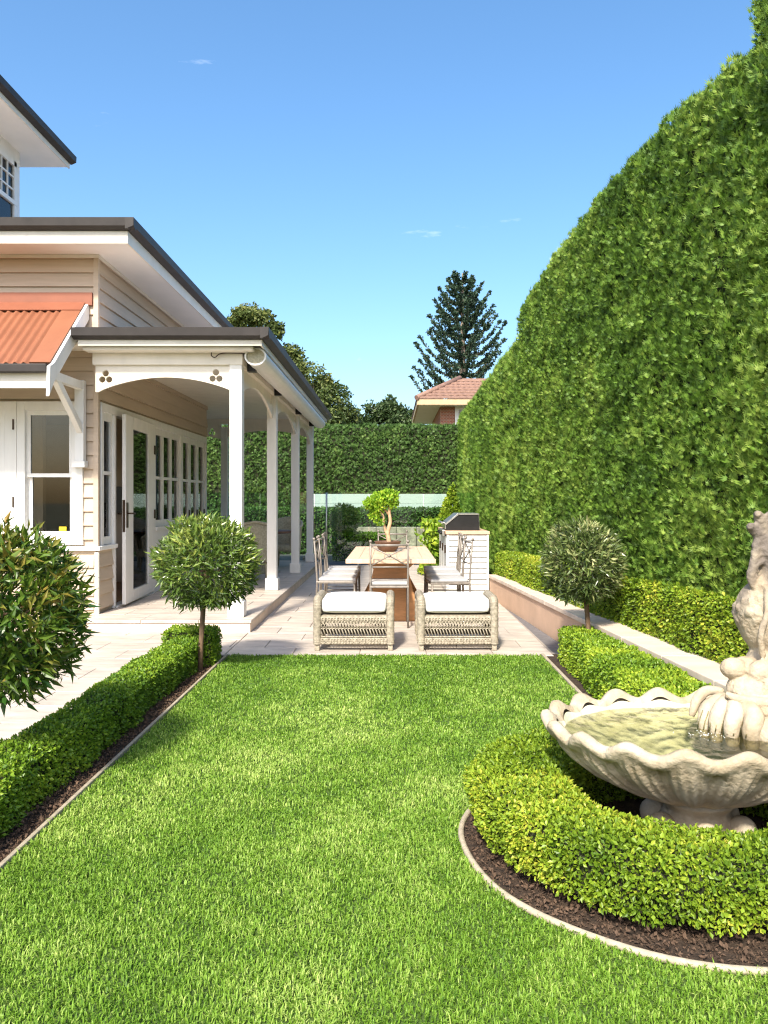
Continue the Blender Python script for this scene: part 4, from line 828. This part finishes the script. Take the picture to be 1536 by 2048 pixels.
# wicker ottomans
def make_ottoman():
    o = thing('wicker_ottoman', '', 'ottoman', (0, 0, 0), 'wicker ottomans at the edge of the lawn', False)
    W, D = 0.375, 0.31
    for s in (-1, 1):
        arm = MB(); arm.tube(sm_path([(s*(W-.035), -D+.03, 0.06), (s*(W-.035), -D+.03, 0.40), (s*(W-.035), -D+.06, 0.455), (s*(W-.035), -D+.13, 0.470), (s*(W-.035), D-.13, 0.470), (s*(W-.035), D-.06, 0.455), (s*(W-.035), D-.03, 0.40), (s*(W-.035), D-.03, 0.06)], 60), 0.037, 10)
        for k in range(60): pass
        arm.build('arm', 'wicker', o)
        rib = MB(); path_ = sm_path([(s*(W-.035), -D+.03, 0.06), (s*(W-.035), -D+.03, 0.40), (s*(W-.035), -D+.06, 0.455), (s*(W-.035), -D+.13, 0.470), (s*(W-.035), D-.13, 0.470), (s*(W-.035), D-.06, 0.455), (s*(W-.035), D-.03, 0.40), (s*(W-.035), D-.03, 0.06)], 90)
        for a, b in zip(path_[:-1:2], path_[1::2]):
            a = Vector(a); b = Vector(b); rib.tube([a, a.lerp(b, .5), b], [0.038, 0.0405, 0.038], 10, cap=False)
        x = rib.build('arm_binding', 'wicker', o); x['kind'] = 'stuff'
        sp = MB()
        for k in range(7): z_ = 0.10+0.042*k; sp.tube([(s*(W-.035), -D+.06, z_), (s*(W-.03), 0, z_), (s*(W-.035), D-.06, z_)], 0.010, 6)
        for k in range(11): y_ = -D+.08+k*(2*D-.16)/10; sp.tube([(s*(W-.028), y_, 0.08), (s*(W-.028), y_+.02, .23), (s*(W-.028), y_, 0.42)], 0.006, 5)
        x = sp.build('side_weave', 'wicker', o); x['kind'] = 'stuff'
    for yy, sg in ((-D+.025, -1), (D-.025, 1)):
        wv = MB(); x0, x1 = -W+.06, W-.06
        for z_, r_ in ((0.305, .013), (0.285, .012), (0.264, .009), (0.205, .007), (0.128, .008), (0.108, .011), (0.088, .013), (0.068, .013)):
            wv.tube([(x0+(x1-x0)*i/24, yy+sg*0.004*math.sin(i*2.6+z_*90), z_) for i in range(25)], r_, 6)
        n = 22
        for i in range(n):
            xa = x0+(x1-x0)*i/n; xb = x0+(x1-x0)*(i+1)/n
            wv.tube([(xa, yy+sg*.004, 0.262), (xb, yy+sg*.006, 0.206)], 0.0048, 5); wv.tube([(xb, yy, 0.262), (xa, yy-.002, 0.206)], 0.0048, 5)
            wv.tube([(xa, yy+sg*.004, 0.206), (xb, yy, 0.128)], 0.0055, 5)
            wv.ball(((xa+xb)/2, yy+sg*.010, 0.285), (0.011, .008, .022), 6, 5); wv.ball(((xa+xb)/2, yy+sg*.010, 0.098), (0.011, .008, .022), 6, 5); wv.ball(((xa+xb)/2, yy+sg*.010, 0.074), (0.010, .008, .012), 6, 5)
        x = wv.build('front_weave' if sg < 0 else 'back_weave', 'wicker', o); x['kind'] = 'stuff'
        for s in (-1, 1): MB().box(s*(W-.035)-.022, s*(W-.035)+.022, yy-.015 if sg < 0 else yy-.03, yy+.03 if sg < 0 else yy+.015, 0.0, 0.065).build('foot', 'wicker', o, 0.004)
    MB().box(-W+.07, W-.07, -D+.03, D-.03, 0.305, 0.325).build('seat_base', 'wicker', o)
    cu = MB(); bm = bmesh.new(); bmesh.ops.create_cube(bm, size=1.0); bmesh.ops.subdivide_edges(bm, edges=bm.edges[:], cuts=9, use_grid_fill=True)
    for v in bm.verts:
        x, y, z_ = v.co*2; f = (1-abs(x)**6)*(1-abs(y)**6)
        v.co = Vector((x*0.302*(1-0.035*abs(z_)**3), y*0.275*(1-0.06*abs(z_)**3), 0.413+z_*(0.062+0.022*f)))
    me = bpy.data.meshes.new('cushion'); bm.to_mesh(me); bm.free(); me.polygons.foreach_set('use_smooth', [True]*len(me.polygons)); cobj = link('cushion', me, 'cushion', o)
    for zz in (0.372, 0.455): MB().tube([(math.copysign(abs(math.cos(t))**0.22, math.cos(t))*0.299, math.copysign(abs(math.sin(t))**0.22, math.sin(t))*0.272, zz) for t in np.linspace(0, 2*math.pi, 72, endpoint=False)], 0.0045, 6, closed=True).build('cushion_piping', 'cushion', o)
    sb = cobj.modifiers.new('s', 'SUBSURF'); sb.levels = 1; sb.render_levels = 1
    return o
ot = make_ottoman(); ot['label'] = 'left wicker ottoman with white cushion, nearer the porch steps'; ot.location = (-0.36, 7.72, 0.001)
o2 = copy_tree(ot); o2['label'] = 'right wicker ottoman with white cushion, nearer the retaining wall'; o2.location = (0.603, 7.72, 0.001); o2.rotation_euler = (0, 0, R(0.8))

# barbecue island
bq = thing('barbecue_island', 'white boarded outdoor kitchen bench with steel hooded barbecue at the terrace edge', 'barbecue', (1.1, 12.5, 0))
bx0, bx1, by0, by1 = 0.79, 1.40, 11.62, 13.5
MB().box(bx0+.012, bx1-.012, by0+.014, by1, 0.0, 0.90).build('cabinet', 'white', bq); MB().box(bx0+.02, bx1-.02, by0+.008, by0+.0135, 0.0, 0.89).build('backing', 'dark_grey', bq)
for i in range(11):
    z0 = 0.015+i*0.080; MB().prism([(-0.002, 0), (-0.022, 0.0), (-0.022, 0.006), (-0.008, 0.066), (-0.002, 0.066)], lambda a, b, t: (t, by0+.008+a, z0+b), bx0+.03, bx1-.03).build('weatherboard', 'white', bq)
for x_ in (bx0, bx1-.03): MB().box(x_, x_+.03, by0-.004, by0+.03, 0.0, 0.90).build('corner_post', 'white', bq, 0.003)
for k in range(3): 
    y0 = by0+.06+k*.6; dn = MB().box(bx0-.006, bx0+.010, y0, y0+.56, 0.06, 0.86).build('cabinet_door', 'white', bq, 0.003)
    MB().box(bx0-.03, bx0-.008, y0+.05, y0+.075, 0.62, 0.74).build('handle', 'bronze', bq)
MB().box(bx0-.02, bx1+.012, by0-.02, by1, 0.902, 0.945).build('countertop', 'counter', bq, 0.004)
hood = [(0.80, 0.95), (0.80, 1.03), (0.99, 1.185), (1.29, 1.185), (1.30, 0.95)]
MB().prism(hood, lambda a, b, t: (a, t, b), 11.98, 12.02).build('hood_end', 'black', bq, 0.004)
MB().prism([(a-0.012 if a < 1 else a+.012, b+.012) for a, b in hood], lambda a, b, t: (a, t, b), 12.021, 12.85).build('hood', 'steel', bq, 0.004)
rimp = MB()
for (a, b), (c_, d_) in zip(hood[1:3], hood[2:4]): rimp.beam((a-.006, 11.99, b+.004), (c_-.004, 11.99, d_+.004), 0.05, 0.018)
rimp.build('hood_rim', 'steel', bq)
MB().tube([(0.745, 12.05, 1.06), (0.745, 12.8, 1.06)], 0.016, 8).tube([(0.745, 12.1, 1.06), (0.81, 12.1, 1.05)], 0.01, 6).tube([(0.745, 12.75, 1.06), (0.81, 12.75, 1.05)], 0.01, 6).build('handle', 'steel', bq)
MB().box(0.745, 0.785, 11.97, 12.85, 0.86, 0.95).build('control_panel', 'steel', bq, 0.004)
for k in range(4): MB().tube([(0.745, 12.08+.2*k, 0.905), (0.715, 12.08+.2*k, 0.905)], 0.022, 10).build('knob', 'black', bq)

# glass pool fence: posts are part of each panel's thing
gf = thing('glass_fence', 'frameless pale green glass pool fence across the far end of the terrace', 'fence', (-1.5, 17.3, 0))
x = -6.4
while x < 1.7:
    MB().box(x, x+1.16, 17.294, 17.306, 0.06, 1.56).build('glass_panel', 'fence_glass', gf)
    for q in (0.22, 0.94): MB().box(x+q-.022, x+q+.022, 17.27, 17.33, -.004, 0.16).build('spigot', 'steel', gf, 0.004)
    x += 1.18
MB().tube([(-1.42, 17.22, 0), (-1.42, 17.22, 1.56)], 0.02, 8).build('gate_post', 'steel', gf)

# veranda furniture: wicker tub chairs and a round table
def tub_chair(lab, x, y, rz):
    c = thing('tub_chair', lab, 'chair', (x, y, 0.131), 'wicker chairs under the veranda', False); c.rotation_euler = (0, 0, R(rz))
    sh = MB(); n = 28; vs = []; lev = 7
    for k in range(lev):
        for i in range(n+1):
            a = R(-150+300*i/n)-math.pi/2; u = abs(i/n-0.5)*2; top = 0.92-0.30*u**1.5; z_ = 0.30+(top-0.30)*k/(lev-1); r = 0.29+0.03*k/(lev-1); vs.append((r*math.cos(a), r*math.sin(a), z_))
    sh.add(vs, [(k*(n+1)+i, k*(n+1)+i+1, (k+1)*(n+1)+i+1, (k+1)*(n+1)+i) for k in range(lev-1) for i in range(n)], True); b_ = sh.build('backrest', 'wicker_pale', c)
    so_ = b_.modifiers.new('s', 'SOLIDIFY'); so_.thickness = 0.03
    MB().tube([(0.32*math.cos(R(-150+300*i/n)-math.pi/2), 0.32*math.sin(R(-150+300*i/n)-math.pi/2), 0.925-0.30*(abs(i/n-.5)*2)**1.5) for i in range(n+1)], 0.024, 8).build('top_rail', 'wicker_pale', c)
    MB().lathe([(0, 0.30), (0.29, 0.30), (0.30, 0.36), (0.28, 0.42), (0, 0.43)], (0, 0), 24).build('seat', 'wicker_pale', c)
    for a in (45, 135, 225, 315): MB().tube([(0.23*math.cos(R(a)), 0.23*math.sin(R(a)), 0.31), (0.26*math.cos(R(a)), 0.26*math.sin(R(a)), 0.0)], 0.02, 8).build('leg', 'wicker_pale', c)
tub_chair('pale wicker tub chair on the veranda just behind the second post', -2.18, 12.7, 10)
tub_chair('pale wicker tub chair deeper in the veranda, near the house wall', -2.75, 13.9, -120)
tub_chair('pale wicker tub chair at the far end of the veranda by the glass fence', -2.05, 15.3, 175)
vt = thing('veranda_table', 'round dark-topped table among the wicker chairs on the veranda', 'table', (-2.25, 14.05, 0.131))
MB().lathe([(0, 0.82), (0.48, 0.82), (0.50, 0.835), (0.50, 0.855), (0.48, 0.865), (0, 0.865)], (-2.25, 14.05), 32).build('tabletop', 'brown_pot', vt)
MB().lathe([(0.28, 0.132), (0.28, 0.16), (0.08, 0.2), (0.06, 0.5), (0.10, 0.80), (0.2, 0.82)], (-2.25, 14.05), 24).build('pedestal', 'wicker_pale', vt)
cd = MB().lathe([(0, 0.866), (0.04, 0.866), (0.045, 0.93), (0.03, 0.97), (0.0, 1.0)], (-2.1, 13.95), 16).build('candle_jar', 'white'); tag(cd, 'small white candle jar on the round veranda table', 'candle')

# ================================================================== BEYOND THE GLASS FENCE
pw = thing('pale_reflection', 'pale low panel wall standing in for the reflection in the glass fence', 'wall', (0, 22.2, 0))  # solid panels added for the pale reflection in the glass
for i in range(6): MB().box(-2.25, 1.75, 22.15, 22.25, i*0.262, i*0.262+0.257).build('reflection_panel', 'pale_reflection', pw, 0.004)
def block(name, lab, cat, x0, x1, y0, y1, z0, z1, dens, size, mat, lump=0.03, group=None):
    T = sweep_tris([(x0, y0), (x1, y0)], [(x0, y1), (x1, y1)], prof_box(z0, z1, 0.1, 0.06)); return hedge(name, lab, cat, T, dens, size, mat, lump=lump, lscale=0.2, jit=0.05, flip=True, core_in=0.06, group=group)
block('reflected_hedge', 'dark low hedge standing in for greenery mirrored in the glass fence', 'hedge', -4.5, 1.7, 20.6, 21.3, 0, 1.16, 900, 0.075, 'cypress_far')  # solid greenery placed for what the glass likely mirrors
block('reflected_hedge', 'lowest green hedge standing in for a glass reflection left of the potted tree', 'hedge', -1.35, -0.1, 18.4, 18.9, 0, 0.62, 1400, 0.06, 'box_leaf')
pl = thing('planter_wall', 'low stone planter wall beyond the glass fence', 'wall', (0.2, 20.0, 0)); 
for i in range(5): MB().box(-0.9+i*.5, -0.41+i*.5, 19.9, 20.3, 0, 0.72).build('stone_block', 'stone_grey', pl, 0.01)
standard('topiary_tree', 'dark round topiary ball standing in for a glass fence reflection left of the table', (-1.10, 18.7), (-1.10, 18.7, 0.96), 0.33, 2600, 0.07, 'topiary_leaf')  # this ball also stands in for a tree mirrored in the glass
# cone topiary beside the barbecue
ct = thing('cone_topiary', 'leaning yellow-green cone topiary behind the barbecue', 'shrub', (1.0, 15.0, 0))
n = 6500; u = rng.random(n)**0.6; a = rng.uniform(0, 6.283, n); rad = 0.50*u*(1+0.08*np.sin(5*a)); hz = 1.66*(1-u); sk = 0.10*(1-u)
p = np.stack([1.02+sk+rad*np.cos(a), 15.0+rad*np.sin(a), hz+0.04*rng.random(n)], 1); d = unit(np.stack([np.cos(a), np.sin(a), np.full(n, 0.3)], 1))
leaves('foliage', p, d, 0.05+0.03*rng.random(n), LEAF_BOX, 'box_leaf_yellow', ct, 0.28+rng.normal(size=n)*0.2-0.25*d[:,0]*0.8, 0.5, 0.6, 0.2)  # left side tinted lighter: the lit edge is put into the leaf colour
MB().lathe([(0.40, 0.0), (0.02, 1.5)], (1.05, 15.0), 16).build('dark_core', 'core', ct)  # dark light-blocking core added inside, as in the hedges
n = 900; p = np.stack([rng.normal(0.78, 0.13, n), rng.normal(13.9, 0.12, n), rng.uniform(0.25, 1.05, n)], 1); sb = thing('leafy_shrub', 'loose green shrub between the table and the barbecue', 'shrub', (0.78, 13.9, 0))
leaves('foliage', p, unit(rng.normal(size=(n,3))), 0.09+0.05*rng.random(n), LEAF_BOX, 'box_leaf', sb, 0.5+rng.normal(size=n)*0.25, 0.4, 0.8, 0.3); MB().tube([(0.78, 13.9, -0.02), (0.79, 13.9, 0.7)], 0.015, 6).build('stem', 'trunk', sb)

# ================================================================== NEIGHBOURING HOUSE
nh = thing('neighbour_house', 'red brick neighbouring house with pinkish tiled hip roof behind the hedge', 'house', (5, 36, 0))
MB().box(1.95, 9.0, 32.7, 39.5, 0, 5.25).build('wall', 'brick', nh)
MB().box(2.55, 2.70, 32.62, 32.70, 3.6, 5.22).box(3.9, 4.05, 32.62, 32.70, 3.6, 5.22).box(2.70, 3.9, 32.63, 32.69, 5.08, 5.22).build('window', 'white', nh); MB().box(2.70, 3.9, 32.66, 32.68, 3.6, 5.08).build('window_pane', 'window_glass', nh)
MB().box(1.05, 9.9, 31.95, 40.3, 5.22, 5.26).build('soffit', 'soffit', nh)
MB().box(1.0, 9.95, 31.88, 31.95, 5.20, 5.42).box(0.98, 1.05, 31.95, 40.3, 5.20, 5.42).build('gutter', 'fascia_tan', nh)
EA = (0.95, 31.85, 5.42); AP = (2.85, 33.75, 6.50); ROWS = 7
for k in range(ROWS):                                                       # courses of tiles, front slope and left slope
    t0, t1 = k/ROWS, (k+1)/ROWS; lift = 0.07; mb = MB()
    xa, xb = EA[0]+(AP[0]-EA[0])*t0, EA[0]+(AP[0]-EA[0])*t1; ya, yb = EA[1]+(AP[1]-EA[1])*t0, EA[1]+(AP[1]-EA[1])*t1; za, zb = EA[2]+(AP[2]-EA[2])*t0, EA[2]+(AP[2]-EA[2])*t1
    nx = 60; vs = []
    for i in range(nx+1):
        x_ = xa+(9.95-(xa-0.95)-xa)*i/nx; r_ = 0.018*abs(math.sin(i*1.57)); vs += [(x_, ya, za+lift-0.05), (x_, ya, za+lift+r_), (x_+(xb-xa)*(1-2*i/nx), yb, zb+r_)]
    mb.add(vs, [f for i in range(nx) for f in ((3*i, 3*i+3, 3*i+4, 3*i+1), (3*i+1, 3*i+4, 3*i+5, 3*i+2))]); vs = []
    for i in range(nx+1):
        y_ = ya+(40.4-(ya-31.85)-ya)*i/nx; r_ = 0.018*abs(math.sin(i*1.57)); vs += [(xa, y_, za+lift-0.05), (xa, y_, za+lift+r_), (xb, y_+(yb-ya)*(1-2*i/nx), zb+r_)]
    mb.add(vs, [f for i in range(nx) for f in ((3*i, 3*i+3, 3*i+4, 3*i+1), (3*i+1, 3*i+4, 3*i+5, 3*i+2))]); mb.build('tile_course', 'tile', nh)
MB().tube([(EA[0], EA[1], EA[2]+.05), (AP[0], AP[1], AP[2]+.05)], 0.11, 8).build('hip_ridge', 'tile', nh)
MB().box(AP[0], 8.0, AP[1], 38.4, 5.4, 6.53).build('ridge_deck', 'tile', nh)

# ================================================================== DISTANT TREES
def clump_tree(name, lab, base, clumps, lsize, mat, group=None, trunk_r=0.4):
    root = thing(name, lab, 'tree', (base[0], base[1], 0), group); tr = MB(); b = np.array([base[0], base[1], 0.0]); top = np.mean([c[:3] for c in clumps], axis=0)
    fork = b*0.35+np.array([top[0], top[1], top[2]*0.8])*0.65; fork[2] = top[2]*0.45; tr.tube([b, (b+fork)/2+np.array([.3, 0, 0]), fork], [trunk_r, trunk_r*.8, trunk_r*.6], 9)
    ps, ns, ts = [], [], []
    for (x, y, z, r, n) in clumps:
        n = int(n*1.8)
        c = np.array([x, y, z]); tr.tube(sm_path([fork, fork*.5+c*.5+np.array([0, 0, -r*.4]), c], 8), [trunk_r*.45-trunk_r*.05*i for i in range(8)], 6)
        sub = unit(rng.normal(size=(9,3)))*r*0.62; i = rng.integers(0, 9, n); d = unit(rng.normal(size=(n,3))); q = c+sub[i]*np.array([1,1,.75])+d*(r*0.48*(rng.random(n)**0.45))[:,None]
        ps.append(q); ns.append(d); ts.append(np.full(n, rng.normal()*0.10)+(rng.random(9)*0.3-0.15)[i])
    tr.build('trunk', 'far_bark', root); p = np.concatenate(ps); d = np.concatenate(ns); t = np.concatenate(ts)+0.45+rng.normal(size=len(p))*0.2
    leaves('crown', p, d, lsize*(0.6+0.8*rng.random(len(p))), LEAF_BOX, mat, root, t, 0.35, 0.8, -0.1); return root
clump_tree('gum_tree', 'tall ragged olive gum tree rising above the veranda roof', (-9.5, 46), [(-8.3, 45, 11.6, 0.85, 800), (-7.5, 45, 11.8, 0.75, 700), (-6.7, 45.4, 11.0, 0.6, 450), (-9.2, 46, 11.0, 1.0, 800), (-8.4, 46, 9.9, 1.3, 900), (-6.9, 46, 9.0, 1.1, 700)], 0.22, 'gum_leaf', 'background trees')
clump_tree('gum_tree', 'spreading olive green tree behind the veranda eave, sloping to the right', (-5.5, 46), [(-6.0, 46, 9.5, 1.0, 900), (-5.2, 46, 8.7, 1.1, 1100), (-4.5, 45.5, 8.0, 1.3, 1200), (-3.6, 46, 7.2, 1.2, 1100), (-3.3, 46, 6.3, 1.3, 1100), (-2.6, 46.5, 6.0, 1.0, 800), (-5.4, 46, 6.6, 1.7, 900), (-4.2, 46, 5.2, 1.7, 900), (-6.8, 47, 8.4, 1.4, 700)], 0.20, 'gum_leaf', 'background trees')
clump_tree('shade_tree', 'dark rounded tree above the back hedge left of the neighbouring roof', (-0.3, 52), [(-0.9, 52, 7.3, 0.95, 900), (0.1, 52, 7.5, 0.9, 900), (-0.4, 52, 6.5, 1.2, 900), (0.9, 52, 6.7, 0.9, 700), (-1.5, 52, 6.3, 0.8, 500), (1.4, 52, 6.0, 0.8, 500)], 0.22, 'dark_leaf', 'background trees')

# Norfolk pine: whorls of upswept branches
pn = thing('norfolk_pine', 'tall dark Norfolk pine with tiers of upswept branches on the skyline', 'tree', (5.3, 60, 0), 'background trees')
TX, TY, TZ = 5.25, 60.0, 18.4; tr = MB(); tr.tube([(TX, TY, 0), (TX, TY, 9), (TX, TY, TZ)], [0.45, 0.32, 0.05], 10); ps = []; ns = []
z = 8.2; w_ = 0
while z < TZ-0.3:
    f = (TZ-z)/(TZ-8.2); ln = 0.35+3.7*f**0.75; nb = 7 if f > 0.2 else 5
    for k in range(nb):
        a = 2*math.pi*(k+0.5*(w_ % 2))/nb+rng.normal()*0.12; l_ = ln*(0.82+0.3*rng.random()); rise = 0.55+0.10*rng.random(); pts = []
        for i in range(9):
            u = i/8; pts.append((TX+math.cos(a)*l_*u, TY+math.sin(a)*l_*u, z+l_*(0.05*u+rise*u*u)-0.10*l_*math.sin(math.pi*u)))
        tr.tube(pts, [0.045-0.004*i for i in range(9)], 5, cap=False); P = np.array(pts); m_ = int(70*l_)+28
        t = rng.random(m_)*7.99; i = t.astype(int); q = P[i]+(P[i+1]-P[i])*(t-i)[:,None]+rng.normal(size=(m_,3))*0.045; ps.append(q); ns.append(unit(rng.normal(size=(m_,3))*0.7+np.array([math.cos(a), math.sin(a), 0.7])))
        for sgn in (-1, 1):                                      # side branchlets like short ropes
            for j in range(4, 9, 2):
                b0 = P[j]; dr_ = unit(np.array([[math.cos(a+sgn*0.75), math.sin(a+sgn*0.75), 0.45]]))[0]; q = b0+dr_*(rng.random((16,1))*0.5*(1.15-j/9)*min(1.3, l_*.6))+rng.normal(size=(16,3))*0.03; ps.append(q); ns.append(unit(rng.normal(size=(16,3))*.7+dr_))
    z += 0.46+0.42*f; w_ += 1
tr.build('trunk', 'far_bark', pn); p = np.concatenate(ps); d = np.concatenate(ns)
leaves('crown', p, d, 0.15+0.10*rng.random(len(p)), LEAF_BOX, 'pine_leaf', pn, 0.45+rng.normal(size=len(p))*0.22, 0.8, 0.4, 0.1)

for o in bpy.data.objects:
    if '_w' in o: del o['_w']
